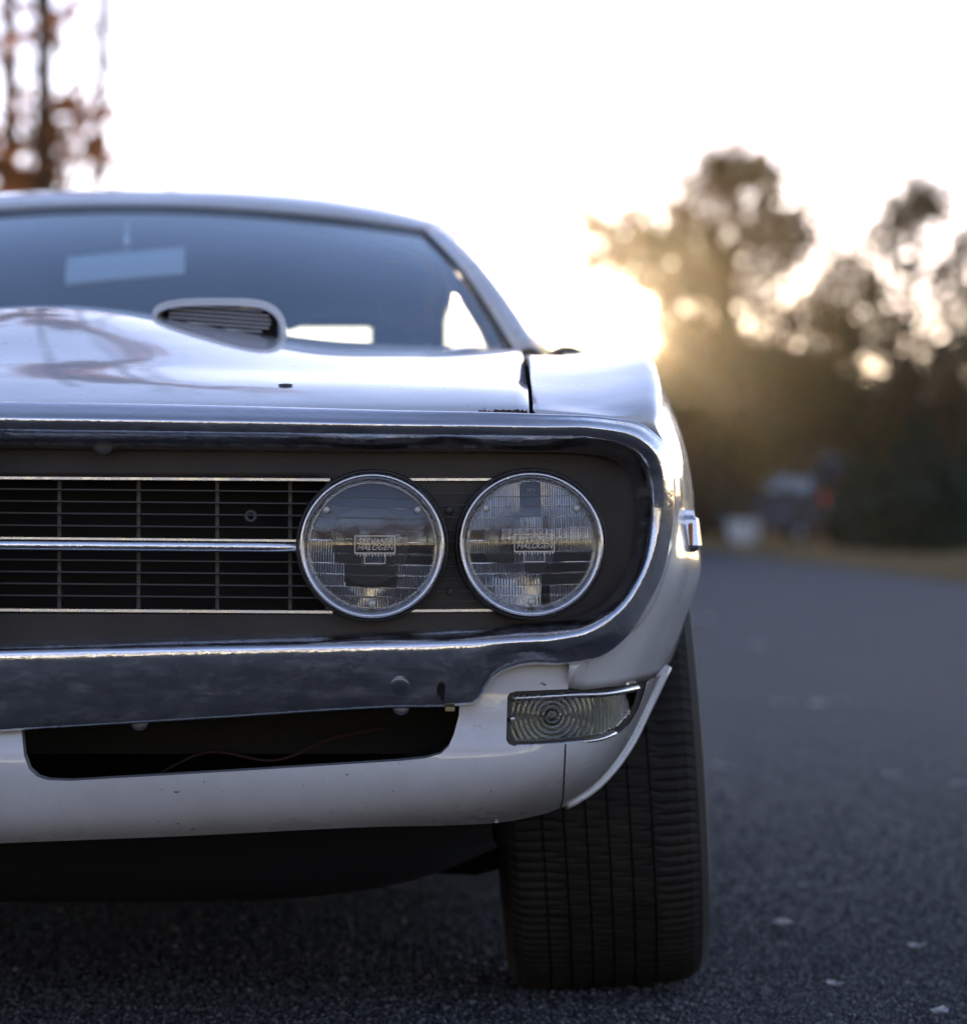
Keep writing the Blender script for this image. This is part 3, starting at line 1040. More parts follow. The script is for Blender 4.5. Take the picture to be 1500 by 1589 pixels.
# trim round the screen
edge = [tuple(SCREEN[j, 32]) for j in range(14)]
head = [tuple(SCREEN[13, i]) for i in range(33)]
build('screen_trim', *tube(np.array(head) + np.array([0, -.003, .004]), .0036, 8), slatm, car)
for s in (1, -1):
    e = np.array(edge) * np.array([s, 1, 1])
    build('screen_trim', *tube(e + np.array([s * .004, -.002, .002]), .0055, 8), black, car)
    sec = []
    for j in range(14):
        w = j / 13
        a = e[j]
        o_ = a + np.array([s * (.040 - .010 * w), .055, -.004])
        sec.append([a + np.array([s * .005, 0, 0]), a * .55 + o_ * .45 + np.array([s * .004, -.014, .010]), o_, o_ + np.array([-s * .02, .04, -.01])])
    v_, f_ = loft(sec, 10, 20)
    build('windscreen_pillar', v_, f_ if s < 0 else [tuple(reversed(t)) for t in f_], paint, car, solid=.01)
    dr = [tuple(np.array(sec[j][2]) + np.array([s * .004, 0, .004])) for j in range(14)] + [(s * .566, 2.35, 1.160), (s * .574, 2.7, 1.172), (s * .568, 3.05, 1.152), (s * .56, 3.35, 1.10)]
    build('drip_rail', *tube(curve(dr, 50), .006, 6), trim_metal, car)
    # side glass and rear pillar
    gN = []
    for y, zt, xt in ((1.62, .97, .645), (1.85, 1.055, .60), (2.1, 1.125, .572), (2.5, 1.155, .575), (2.85, 1.15, .572), (3.05, 1.12, .57)):
        gN.append([(s * .735, y, .895), (s * (.735 * .45 + xt * .55), y, (.895 + zt) / 2), (s * xt, y, zt)])
    build('side_window', *loft(gN, 8, 24), wglass, car)
    rp = [[(s * .735, y0, .90), (s * .66, y1, 1.0), (s * .563, y2, zt)] for y0, y1, y2, zt in ((3.05, 3.05, 3.05, 1.13), (3.4, 3.3, 3.2, 1.118), (3.75, 3.55, 3.33, 1.10))]
    build('rear_pillar', *loft(rp, 10, 10), paint, car, solid=.008)
# rear window
rw = []
for w in np.linspace(0, 1, 6):
    rw.append([(u * (.55 + .09 * w), 3.35 + .42 * w, 1.17 - .075 * abs(u) ** 2.6 * (1 - w) - .235 * w - .01 * w * u * u) for u in np.linspace(-1, 1, 9)])
build('rear_window', *loft(rw, 25, 12), wglass, car)

v_, f_ = box(-.50, .50, 3.0, 3.03, 1.022, 1.165)
build('rear_header', v_, f_, interior, car, False, bevel=.01)
for s in (1, -1):
    v_, f_ = box(min(s * .37, s * .53), max(s * .37, s * .53), 3.30, 3.34, .80, 1.12)
    build('rear_pillar_trim', v_, f_, interior, car, False, bevel=.01)
    gar = [[e_ * np.array([s, 1, 1]) + np.array([-s * .002, .012, -.006]), e_ * np.array([s, 1, 1]) + np.array([-s * .024, .03, -.010]), e_ * np.array([s, 1, 1]) + np.array([-s * .006, .07, -.016])] for e_ in np.array(edge)]
    build('pillar_garnish', *loft(gar, 8, 16), interior, car)

# ---- doors, quarters, rear ------------------------------------------
def side(ys, arch=None):
    net = []
    for y in ys:
        hip = math.exp(-((y - 3.55) / .55) ** 2)
        tail = sm((y - 3.9) / .75)
        xp = .80 + .035 * hip - .06 * tail
        xm = .885 - .012 * math.exp(-((y - 2.3) / .4) ** 2) + .018 * hip - .05 * tail
        zp = .888 + .035 * hip - .01 * tail
        zb = .22 + .10 * tail
        xb = .86 - .05 * tail
        if arch is not None and abs(y - arch) < .40:
            zb = max(zb, .33 + math.sqrt(.40 ** 2 - (y - arch) ** 2)); xb = xm - .004
        net.append([(.735 - .05 * tail, y, .893), (xp - .015, y, zp), (xp + .015, y, zp - .012), (xp + (xm - xp) * .7, y, zp - .09), (xm, y, .67),
                    (xm - .002, y, .67 + (zb - .67) * .45), (xb, y, zb)])
    return loft(net, 36, max(12, int((ys[-1] - ys[0]) * 30)))


v_, f_ = side([1.426, 1.7, 2.1, 2.55])
doors = both('door', v_, f_, paint, car, solid=.004)
v_, f_ = side([2.556, 2.9, 3.15, 3.23, 3.35, 3.6, 3.85, 3.97, 4.05, 4.3, 4.6], 3.6)
both('rear_quarter', v_, f_, paint, car, solid=.004)
dk = [[(u * (.69 - .05 * sm((y - 3.7) / .9)), y, z + .02 * (1 - u * u)) for u in np.linspace(-1, 1, 9)] for y, z in ((3.74, .905), (4.0, .915), (4.35, .905), (4.58, .88), (4.62, .80), (4.60, .55), (4.52, .36))]
dk[4:] = [[(p[0] * 1.18, p[1], p[2]) for p in r_] for r_ in dk[4:]]
build('trunk', *loft(dk, 25, 40), paint, car, solid=.004)
for s, d in zip((1, -1), doors):
    v_, f_ = box(-.012, .012, -.085, .085, -.012, .012)
    v_ = v_ + np.array([s * .872, 2.40, .76])
    build('door_handle', v_, f_, chrome, d, False, bevel=.006)
# driver's mirror
mr, mf_ = revolve([(.0005, -.050), (.02, -.046), (.036, -.030), (.044, -.008), (.046, .012), (.043, .014), (.0005, .012)], (0, 0, 0), 'y', 28)
mr = mr * np.array([.78, .8, .60]) + np.array([.745, 1.70, .892])
dm = build('side_mirror', mr, mf_, black, car)
build('mirror_stalk', *tube([(.745, 1.705, .885), (.755, 1.71, .87), (.76, 1.715, .85)], [.010, .012, .016], 8), chrome, dm)
# inner rear-view mirror
c = q(195, 412, 1.95)
v_, f_ = box(-.100, .100, -.006, .006, -.026, .026)
v_[:, 2] += v_[:, 0] * .10
v_[:, 1] += v_[:, 0] * .12 + v_[:, 2] * .30
rm = build('rear_view_mirror', v_ + np.array(c), f_, mat('mirror_back', (0.80, 0.84, 0.86), 0.30, 0.8), car, False, bevel=.008)
build('mirror_stalk', *tube([(c[0], c[1] + .01, c[2] + .02), (c[0], c[1] + .02, c[2] + .06), (c[0], c[1] + .035, c[2] + .075)], .006, 8), trim_metal, rm)
# cabin
cab = [[(u * .68, 1.36 + .12 * u * u, .87) for u in np.linspace(-1, 1, 9)], [(u * .68, 1.62 + .06 * u * u, .865) for u in np.linspace(-1, 1, 9)],
       [(u * .68, 1.76, .84) for u in np.linspace(-1, 1, 9)], [(u * .68, 1.80, .70) for u in np.linspace(-1, 1, 9)], [(u * .68, 1.72, .50) for u in np.linspace(-1, 1, 9)]]
build('dashboard', *loft(cab, 20, 20), interior, car)
for s in (1, -1):
    sb = []
    for z, y0, y1, w in ((.40, 2.45, 2.62, .24), (.60, 2.50, 2.66, .25), (.80, 2.58, 2.72, .235), (.92, 2.62, 2.73, .20), (.95, 2.65, 2.71, .14)):
        sb.append([(s * .36 + w * math.copysign(abs(math.cos(a)) ** .6, math.cos(a)), (y0 + y1) / 2 + (y1 - y0) / 2 * math.copysign(abs(math.sin(a)) ** .6, math.sin(a)), z) for a in np.linspace(0, 2 * math.pi, 17)])
    v_, f_ = loft(sb, 32, 14)
    f_ = list(f_) + [tuple(range(13 * 32, 14 * 32))]
    seat = build('front_seat', v_, f_, interior, car)
    v_, f_ = box(s * .36 - .24, s * .36 + .24, 2.02, 2.52, .34, .46)
    build('seat_cushion', v_, f_, interior, seat, True, bevel=.04)
v_, f_ = box(-.62, .62, 3.15, 3.35, .40, .86)
build('rear_seat', v_, f_, interior, car, True, bevel=.05)
v_, f_ = box(-.62, .62, 3.36, 3.75, .84, .86)
build('parcel_shelf', v_, f_, interior, car, False)
sw = [(.36 + .19 * math.cos(a), 1.93 + .10 * math.sin(a), .83 + .16 * math.sin(a)) for a in np.linspace(0, 2 * math.pi, 40)]
st = build('steering_wheel', *tube(sw, .012, 8, False), interior, car)
build('steering_column', *tube([(.36, 1.93, .83), (.36, 1.78, .74)], .025, 10), interior, st)

# ---- wheels ---------------------------------------------------------
prof = [(.195, -.120), (.235, -.134), (.275, -.137), (.300, -.134), (.316, -.124), (.3245, -.112), (.3275, -.098)]
gro = [-.078, -.050, -.022, .006, .034, .062]
hs = []
for g in gro:
    hs += [(g - .0017, 0), (g - .0011, -.005), (g + .0011, -.005), (g + .0017, 0)]
for h_, d in [(-.090, 0)] + hs + [(.078, 0), (.098, 0)]:
    prof.append((.330 - .0022 * (abs(h_) / .1) ** 2.5 + d, h_))
prof += [(.3245, .112), (.316, .124), (.300, .134), (.275, .137), (.235, .134), (.195, .120)]
SEG = 420
PN = np.zeros((len(prof), SEG, 3))
for j, (r_, h_) in enumerate(prof):
    for i in range(SEG):
        a = 2 * math.pi * i / SEG
        rr = r_
        if .076 < abs(h_) < .118 and (i + (1 if h_ < 0 else 0)) % 3 == 0: rr -= .0024
        elif abs(h_) < .076 and (i + int(h_ * 110)) % 5 == 0 and r_ > .326: rr -= .0013
        PN[j, i] = (h_, rr * math.cos(a), rr * math.sin(a))
ty_v, ty_f = grid(PN, close_u=True)
tyre_me = mesh_data('tyre', ty_v, ty_f, rubber, False)
rimp = [(.198, -.118), (.206, -.112), (.200, -.100), (.190, -.03), (.186, .03), (.196, .095), (.206, .110), (.199, .116), (.186, .104), (.172, .06), (.10, .045), (.06, .06), (.045, .075), (.0005, .078)]
rim_v, rim_f = revolve(rimp, (0, 0, 0), 'x', 64)
rim_me = mesh_data('rim', rim_v, rim_f, trim_metal)
nut_v, nut_f = revolve([(.011, .045), (.011, .066), (.006, .07), (.0003, .07)], (0, 0, 0), 'x', 8)
nut_me = mesh_data('lug_nut', nut_v, nut_f, chrome, False)
for s in (1, -1):
    for y in (.87, 3.60):
        w = link('wheel', rim_me, car)
        w.location = (s * .757, y, .327)
        w.rotation_euler = (0, R(-4 if y < 1 else 0), math.pi if s < 0 else 0)
        link('tyre', tyre_me, w)
        for k in range(5):
            n_ = link('lug_nut', nut_me, w)
            n_.location = (0, .075 * math.cos(k * 2 * math.pi / 5), .075 * math.sin(k * 2 * math.pi / 5))

# ---- underside ------------------------------------------------------
pan = []
for y, z, w in ((.17, .33, .60), (.22, .28, .615), (.30, .195, .620), (.40, .170, .625), (.60, .145, .630), (.72, .134, .630), (.95, .14, .60), (1.5, .15, .62), (4.4, .22, .66)):
    pan.append([(u * w, y, z + .07 * abs(u) ** 5) for u in np.linspace(-1, 1, 15)])
build('undertray', *loft(pan, 40, 60), dark, car)
for s in (1, -1):
    wl = [[(s * .60, y, .30), (s * .60, y, .45), (s * .62, y, zt), (s * .84, y, zt + .01)] for y, zt in ((.34, .60), (.45, .68), (.6, .74), (.9, .76), (1.2, .76), (1.42, .7))]
    build('wheel_well', *loft(wl, 14, 14), dark, car)
    wl = [[(s * .60, y, .20), (s * .60, y, .45), (s * .62, y, .80), (s * .86, y, .82)] for y in (3.1, 3.4, 3.6, 3.8, 4.15)]
    build('wheel_well', *loft(wl, 14, 14), dark, car)
    build('control_arm', *tube([(s * .42, .80, .20), (s * .60, .85, .18), (s * .68, .87, .20)], [.035, .03, .03], 8), dark, car)
v_, f_ = box(-.80, .80, 1.36, 3.10, .150, .175)  # unseen sheet added to keep side light off the ground below
build('floor_shade', v_, f_, dark, car, False, bevel=.01)
# engine-bay bulkheads so that no light leaks through
v_, f_ = box(-.64, .64, .26, .27, .36, .74)
build('radiator_support', v_, f_, dark, car, False)
v_, f_ = box(-.70, .70, 1.40, 1.42, .2, .84)
build('firewall', v_, f_, dark, car, False)
wire = curve([q(230, 1210, .22), q(320, 1168, .21), q(430, 1180, .2), q(520, 1145, .2), q(600, 1130, .2)], 30)
build('wiring', *tube(wire, .002, 6), mat('red_wire', (0.03, 0.006, 0.004), 0.7), car)

# ================================================================== TREES
def grow(rs, base, height, r0, spread, levels=4, first=.3, up=.55, kids=(2, 4), lean=(0, 0), wob=.12, bl=1.0):
    """limbs of one tree: list of tapered tubes and the twig ends"""
    limbs, tips = [], []

    def rec(p, d, L, r, lv):
        n = 5
        pts, rad = [p], [r]
        for i in range(n):
            d = d + rs.normal(size=3) * (.12 if lv else wob)
            d[2] += .03 * (lv > 0)
            d /= np.linalg.norm(d)
            p = p + d * L / n
            pts.append(p); rad.append(r * (1 - .62 * (i + 1) / n))
        limbs.append((pts, rad))
        if lv >= levels:
            tips.extend(pts[2:])
            return
        if lv >= levels - 1: tips.extend(pts[3:])
        k = rs.integers(kids[0], kids[1] + 1) + (2 if lv == 0 else 0)
        for i in range(k):
            j = rs.integers(2, n + 1) if lv else rs.integers(max(1, int(round(n * first))), n + 1)
            a = rs.uniform(0, 2 * math.pi)
            side_ = np.array([math.cos(a), math.sin(a), 0])
            nd_ = d * up + side_ * spread + np.array([0, 0, rs.uniform(-.1, .35)])
            nd_ /= np.linalg.norm(nd_)
            rec(pts[j], nd_, L * rs.uniform(.5, .78) * (bl if lv == 0 else 1), rad[j] * .62, lv + 1)
    rec(np.array(base, float), np.array([lean[0], lean[1], 1.0]) / np.linalg.norm([lean[0], lean[1], 1.0]), height * .55, r0, 0)
    return limbs, np.array(tips)


def leaves(rs, cen, size):
    n = len(cen)
    a = rs.normal(size=(n, 3)); a /= np.linalg.norm(a, axis=1)[:, None]
    b = np.cross(a, rs.normal(size=(n, 3))); b /= np.linalg.norm(b, axis=1)[:, None]
    sz = size * rs.uniform(.6, 1.35, size=(n, 1))
    V = np.stack([cen - a * sz, cen + b * sz * .5, cen + a * sz, cen - b * sz * .5], 1).reshape(-1, 3)
    f = np.arange(n * 4).reshape(-1, 4).tolist()
    return V, f


def tree(name, label, loc, height, r0, lm, bm, seed, nleaf, lsize, cl=.35, spread=.8, levels=4, first=.3, group=None, cat='tree', thin=None, lean=(0, 0), kids=(2, 4), keep=None, wob=.12, bl=1.0, clumps=0):
    rs = np.random.default_rng(seed)
    t = empty(name, loc)
    tag(t, label, cat, group)
    limbs, tips = grow(rs, (0, 0, -.05), height, r0, spread, levels, first, lean=lean, kids=kids, wob=wob, bl=bl)
    top = tips[:, 2].max()
    sc = height / top
    parts = [tube(np.array(p) * sc, np.maximum(np.array(r) * 1.0, .010), 6, False) for p, r in limbs]
    build('trunk', *join(*parts), bm, t)
    if nleaf:
        pick = tips[rs.permutation(len(tips))[:clumps]] if clumps else tips
        c = pick[rs.integers(0, len(pick), nleaf)] * sc + rs.normal(size=(nleaf, 3)) * cl
        if keep is not None: c = c[keep(c + np.array(loc))]
        build('crown', *leaves(rs, c, lsize), lm, t, False)
    return t


def at(px, Y):
    """ground point under pixel column px, Y metres from the camera"""
    return (CX + (px - 750) / F * Y, CY + Y, 0.0)


def off_sun(w):
    """an open hollow in the left side of the crown, where the low sun shines through"""
    e = ((w[:, 0] - 2.64) / 1.47) ** 2 + ((w[:, 2] - 4.26) / .92) ** 2
    return e + .35 * np.sin(w[:, 0] * 7.3) * np.sin(w[:, 2] * 10.6) > 1.0


G1 = 'autumn trees beyond the road'

def shaped_tree(label, loc, prof_, ncl, per, sig, lsize, lm, seed, extra=(), r0=.16, keep=None):
    """a tree whose crown fills a given outline (height, half-width) with separate leaf clumps on limbs"""
    rs = np.random.default_rng(seed)
    t = empty('autumn_tree', loc)
    tag(t, label, 'tree', G1)
    zz, ww = np.array([p[0] for p in prof_]), np.array([p[1] for p in prof_])
    top = zz[-1]
    cz = zz[0] + (top - zz[0]) * rs.beta(1.0, 1.35, ncl)
    a = rs.uniform(0, 2 * math.pi, ncl)
    rad = np.interp(cz, zz, ww) * np.sqrt(rs.uniform(.02, 1, ncl))
    C = np.stack([rad * np.cos(a), rad * np.sin(a), cz], 1)
    ex = np.repeat(np.array(extra, float).reshape(-1, 3), 3, axis=0)
    C = np.concatenate([C, ex + rs.normal(size=ex.shape) * .2, [[0.05, 0, top]]])
    trunk_ = curve([(0, 0, -.05), (.06, .03, top * .3), (-.05, 0, top * .6), (.05, 0, top * .97)], 16)
    tubes = [tube(trunk_, np.linspace(r0, .015, 16), 8, False)]
    for c in C:
        zb = max(.8, c[2] - .35 * math.hypot(c[0], c[1]) - rs.uniform(.3, .9))
        b0 = np.array([np.interp(zb, trunk_[:, 2], trunk_[:, k]) for k in (0, 1, 2)])
        m_ = b0 * .45 + c * .55 + rs.normal(size=3) * .12 + np.array([0, 0, -.12])
        tubes.append(tube(curve([b0, m_, c], 7), np.linspace(.04, .011, 7), 5, False))
        for k in range(3):
            tubes.append(tube([m_ * .4 + c * .6, c + rs.normal(size=3) * sig * 1.2], [.014, .008], 4, False))
    build('trunk', *join(*tubes), bark, t)
    n = len(C) * per
    L = C[rs.integers(0, len(C), n)] + rs.normal(size=(n, 3)) * sig * rs.uniform(.5, 1.5, size=(n, 1))
    L = L[L[:, 2] > .3]
    if keep is not None: L = L[keep(L + np.array(loc))]
    build('crown', *leaves(rs, L, lsize), lm, t, False)


shaped_tree('tall brown autumn tree just right of the low sun', at(1140, 62), [(1.5, 1.8), (2.6, 2.3), (4.0, 2.4), (5.0, 2.2), (5.8, 1.7), (6.8, 1.0), (7.5, .45)], 200, 56, .22, .11, leaf_brown, 13,
            extra=[(-2.3, .2, 5.6), (-2.6, 0, 5.9), (-2.05, .3, 6.0), (-3.3, 0, 5.2), (-2.9, .2, 5.1), (-1.6, 0, 6.1), (-.8, .2, 6.6), (.3, 0, 7.1), (1.5, .2, 6.3)], keep=off_sun)
shaped_tree('sparse brown autumn tree at the right edge of the picture', at(1420, 60), [(1.2, 1.2), (2.5, 1.8), (4.0, 1.9), (5.0, 1.6), (5.8, 1.0), (6.7, .45)], 120, 50, .22, .105, leaf_olive, 29,
            extra=[(-1.3, 0, 5.3), (-1.1, .2, 4.9), (1.0, 0, 5.6), (.1, 0, 6.3), (1.4, 0, 4.4)])
tree('autumn_tree', 'low dense brown tree directly behind the dark van', at(1225, 74), 5.0, .14, leaf_brown, bark, 31, 5200, .10, .40, .95, 4, .15, G1)
tree('autumn_tree', 'low brown tree beside the white fender, under the sun', at(1085, 80), 4.4, .13, leaf_brown, bark, 37, 5200, .10, .42, 1.0, 4, .12, G1)
tree('autumn_tree', 'dark brown tree behind the evergreens at the far right', at(1490, 70), 4.3, .15, leaf_brown, bark, 41, 5200, .10, .42, 1.0, 4, .12, G1)
tree('autumn_tree', 'olive brown tree between the van and the evergreens', at(1335, 78), 4.0, .13, leaf_olive, bark, 43, 4600, .10, .40, 1.0, 4, .12, G1)
G2 = 'slender trees above the car roof'
tree('slender_tree', 'leftmost slender tree with orange leaves above the car roof', at(16, 30), 12, .11, leaf_orange, bark, 51, 4200, .085, .17, .6, 3, .1, G2, wob=.008, bl=.24, kids=(3, 5), clumps=60)
tree('slender_tree', 'thicker dark trunk with orange leaves second from the left', at(62, 27), 12, .10, leaf_orange, bark, 57, 2800, .08, .16, .6, 3, .1, G2, wob=.008, bl=.20, kids=(3, 5), clumps=45)
tree('slender_tree', 'thin bare leaning trunk above the car roof', at(118, 29), 14, .075, leaf_orange, bark, 61, 0, .06, .15, .2, 2, .8, G2, lean=(.06, 0), wob=.008, bl=.3)
tree('slender_tree', 'thin pale bare trunk standing right of the leaning one', at(268, 31), 14, .045, leaf_orange, pale_bark, 67, 0, .06, .15, .3, 2, .8, G2, wob=.008, bl=.3)


def evergreen(label, loc, h, r, seed, n=5200):
    rs = np.random.default_rng(seed)
    t = empty('evergreen_shrub', loc)
    tag(t, label, 'shrub', 'evergreen shrubs on the verge')
    z = rs.uniform(0.02, 1, n) ** .8
    prof_ = r * np.minimum(1, (1.02 - z) * 1.45) * np.minimum(1, .6 + z * 3)
    a = rs.uniform(0, 2 * math.pi, n)
    lump = 1 + .16 * np.sin(a * 3 + z * 9 + seed) + .1 * np.sin(a * 7 - z * 14)
    rad = prof_ * lump * np.sqrt(rs.uniform(.35, 1.0, n))
    c = np.stack([rad * np.cos(a), rad * np.sin(a), z * h], 1)
    build('crown', *leaves(rs, c, .085), leaf_green, t, False)
    build('trunk', *tube([(0, 0, -.02), (.01, 0, h * .4), (0, .01, h * .9)], [.06, .045, .01], 7), bark, t)


evergreen('large conical evergreen shrub, rightmost on the verge', at(1425, 47), 2.05, .85, 3)
evergreen('lower evergreen shrub between the van and the conical evergreen', at(1345, 52), 1.75, .62, 5, 3600)
evergreen('evergreen shrub cut off by the right edge of the picture', at(1515, 54), 1.9, .6, 9, 3600)

# brown scrub belt; stretch hidden behind the car added to block the sun
rs = np.random.default_rng(70)
n = 90000
wx = np.where(rs.random(n) < .85, rs.uniform(-14, 20, n), rs.uniform(-60, 40, n))
topz = 4.72 + .12 * np.sin(wx * .9) + .10 * np.sin(wx * 2.3 + 1) + .08 * np.sin(wx * 5.1)
topz += np.where(wx > 6.0, .3 * np.sin(wx * 1.3), 0) - np.clip((wx - 8.2) * .55, 0, 1.7)
wz = topz * rs.uniform(0, 1, n) ** .75
wy = 80 + rs.normal(size=n) * 1.3
scrub = build('scrub_sun_screen', *leaves(rs, np.stack([wx, wy, wz], 1), .19), leaf_brown, None, False)
tag(scrub, kind='stuff')

# woodland behind the photographer, mirrored in chrome and lamps; raised to dim the front
rs = np.random.default_rng(77)
cen, tr_ = [], []
for k in range(46):
    x = -70 + k * 3.1 + rs.normal() * .8
    y = -26 - rs.uniform(0, 9)
    h = rs.uniform(5.5, 11)
    n = 520
    cc = rs.normal(size=(n, 3)) * np.array([1.5, 1.5, h * .22]) + np.array([x, y, h * .6])
    cen.append(cc[cc[:, 2] > .1])
    tr_.append(tube([(x, y, 0), (x, y, h * .8)], [.16, .04], 6, False))
woods = empty('woodland', (0, -55, 0))
tag(woods, kind='stuff')
lv = leaves(rs, np.concatenate(cen) - np.array([0, -55, 0]), .28)
build('crown', *lv, leaf_orange, woods, False)
tv, tf = join(*tr_)
build('trunk', tv - np.array([0, -55, 0]), tf, bark, woods)

# ================================================================== FAR VEHICLES
dark_paint = mat('dark_paint', (0.010, 0.010, 0.013), 0.55)
pale_paint = mat('pale_paint', (0.55, 0.56, 0.60), 0.3, 0, Coat_Weight=.4)
dkglass = mat('dark_glass', (0.02, 0.025, 0.03), 0.04, 0, Specular_IOR_Level=1.0)


def far_car(name, label, cat, loc, rz, prof_, W, tum, waist, windows, pm, wheels, rad, extra):
    """prof_: closed side outline (y along the car, z); sections narrow above the waist"""
    t = empty(name, loc, rz)
    tag(t, label, cat)
    P2 = densify(prof_, .12)
    rows = []
    for u in np.linspace(-1, 1, 9):
        w = W * math.copysign(abs(u) ** .7, u)
        k = .03 * (1 - math.sqrt(max(0, 1 - abs(u) ** 6)))
        rows.append([(w * (1 - tum * max(0, z - waist)), y * (1 - k), z - k * (1 if z > waist else 0)) for y, z in P2])
    N = np.array(rows)
    v_, f_ = grid(N, close_u=True)
    n = len(P2)
    f_ = list(f_) + [tuple(range(n)), tuple(reversed(range(8 * n, 9 * n)))]
    build('body', v_, f_, pm, t)
    for poly in windows:      # side windows, each pane proud of the body
        for s in (1, -1):
            V = [(s * (W * (1 - tum * max(0, z - waist)) + .006), y, z) for y, z in poly]
            V += [(p[0] - s * .02, p[1], p[2]) for p in V]
            m = len(poly)
            fs = [tuple(range(m)) if s < 0 else tuple(reversed(range(m)))] + [(i, (i + 1) % m, (i + 1) % m + m, i + m) for i in range(m)]
            build('window', V, fs, dkglass, t, False)
    for (x, y) in wheels:
        wv, wf = revolve([(rad * .6, -.10), (rad * .95, -.10), (rad, -.07), (rad, .07), (rad * .95, .10), (rad * .6, .10)], (x, y, rad), 'x', 24, True)
        w = build('wheel', wv, wf, rubber, t)
        rv_, rf_ = revolve([(rad * .62, .07), (rad * .5, .05), (rad * .2, .08), (.001, .085)] if x > 0 else [(rad * .62, -.07), (rad * .5, -.05), (rad * .2, -.08), (.001, -.085)], (x, y, rad), 'x', 20)
        build('rim', rv_, rf_, trim_metal, w)
    for nm, b, m_ in extra:
        v_, f_ = box(*b)
        build(nm, v_, f_, m_, t, False, bevel=.015)
    return t


van_prof = [(-2.3, .35), (-2.35, .6), (-2.28, 1.0), (-2.05, 1.72), (-1.85, 1.80), (.2, 1.82), (.55, 1.74), (1.15, 1.15), (2.0, 1.02), (2.3, .85), (2.35, .5), (2.3, .33), (1.8, .30), (-1.8, .30)]
V_SUV = at(1248, 70)
suv = far_car('parked_van', 'dark van with roof rack parked beyond the verge, tail towards us', 'van', V_SUV, R(24), van_prof, .92, .22, 1.0,
        [[(-1.9, 1.08), (-1.78, 1.62), (-1.0, 1.65), (-1.0, 1.08)], [(-.9, 1.08), (-.9, 1.65), (.1, 1.65), (.1, 1.08)], [(.2, 1.08), (.2, 1.64), (.5, 1.6), (.95, 1.12)]],
        dark_paint, [(.82, -1.4), (-.82, -1.4), (.82, 1.45), (-.82, 1.45)], .36,
        [('bumper', (-.88, .88, -2.46, -2.30, .40, .62), dark_paint), ('tail_light', (-.90, -.80, -2.36, -2.22, .80, 1.06), redlens), ('tail_light', (.80, .90, -2.36, -2.22, .80, 1.06), redlens),
         ('number_plate', (-.26, .26, -2.39, -2.33, .72, .86), pale_paint), ('roof_rack', (-.62, -.56, -1.6, .1, 1.86, 1.92), slatm), ('roof_rack', (.56, .62, -1.6, .1, 1.86, 1.92), slatm),
         ('rack_bar', (-.66, .66, -1.4, -1.32, 1.89, 1.95), slatm), ('rack_bar', (-.66, .66, -.3, -.22, 1.89, 1.95), slatm), ('rack_foot', (-.62, -.56, -1.5, -1.42, 1.78, 1.88), trim_metal), ('rack_foot', (.56, .62, -1.5, -1.42, 1.78, 1.88), trim_metal),
         ('rack_foot', (-.62, -.56, -.1, -.02, 1.78, 1.88), trim_metal), ('rack_foot', (.56, .62, -.1, -.02, 1.78, 1.88), trim_metal)])
rwv = np.array([(-.70, -2.275, 1.06), (.70, -2.275, 1.06), (.60, -2.09, 1.66), (-.60, -2.09, 1.66)])
rwv = np.concatenate([rwv + np.array([0, -.02, .0]), rwv + np.array([0, .03, 0])])
build('rear_window', rwv, [(0, 1, 2, 3), (7, 6, 5, 4), (0, 4, 5, 1), (1, 5, 6, 2), (2, 6, 7, 3), (3, 7, 4, 0)], dkglass, suv, False)
sed_prof = [(-2.2, .35), (-2.25, .6), (-2.15, .92), (-1.4, .98), (-.8, 1.36), (.2, 1.40), (.55, 1.34), (1.15, .96), (2.0, .84), (2.2, .65), (2.22, .4), (2.1, .28), (-2.1, .28)]
far_car('parked_sedan', 'pale sedan parked far off, half hidden by the white fender', 'car', at(1098, 84), R(176), sed_prof, .86, .30, .92,
        [[(-1.2, .97), (-.78, 1.28), (-.15, 1.32), (-.15, .97)], [(-.08, .97), (-.08, 1.32), (.45, 1.28), (.9, .98)]],
        pale_paint, [(.78, -1.35), (-.78, -1.35), (.78, 1.4), (-.78, 1.4)], .31,
        [('headlight', (-.78, -.48, 2.16, 2.25, .58, .72), pale_paint), ('headlight', (.48, .78, 2.16, 2.25, .58, .72), pale_paint), ('grille', (-.4, .4, 2.17, 2.26, .46, .62), black),
         ('windscreen', (-.58, .58, .72, .80, 1.0, 1.26), dkglass)])
# round pale planter pot beside the drive
pv, pf = revolve([(.20, 0), (.27, .1), (.31, .3), (.30, .46), (.33, .50), (.29, .50), (.26, .42), (.001, .40)], (0, 0, 0), 'y', 24)
pv = np.c_[pv[:, 0], pv[:, 2], pv[:, 1]]
pl = build('planter', pv, pf, pale_paint, None)
pl.location = at(1153, 62)
tag(pl, 'round pale planter pot on the verge left of the dark van', 'planter')
rs = np.random.default_rng(5)
cc = rs.normal(size=(260, 3)) * np.array([.16, .16, .12]) + np.array([0, 0, .62])
build('plant', *leaves(rs, cc, .05), leaf_olive, pl, False)

# ================================================================== LITTER
rs = np.random.default_rng(12)
dry_leaf = leaf_mat('dry_leaf', [(0.30, 0.26, 0.20)], .3)
tan_leaf = leaf_mat('tan_leaf', [(0.33, 0.24, 0.12)], .3)
dark_leaf = leaf_mat('brown_leaf', [(0.12, 0.07, 0.03)], .3)


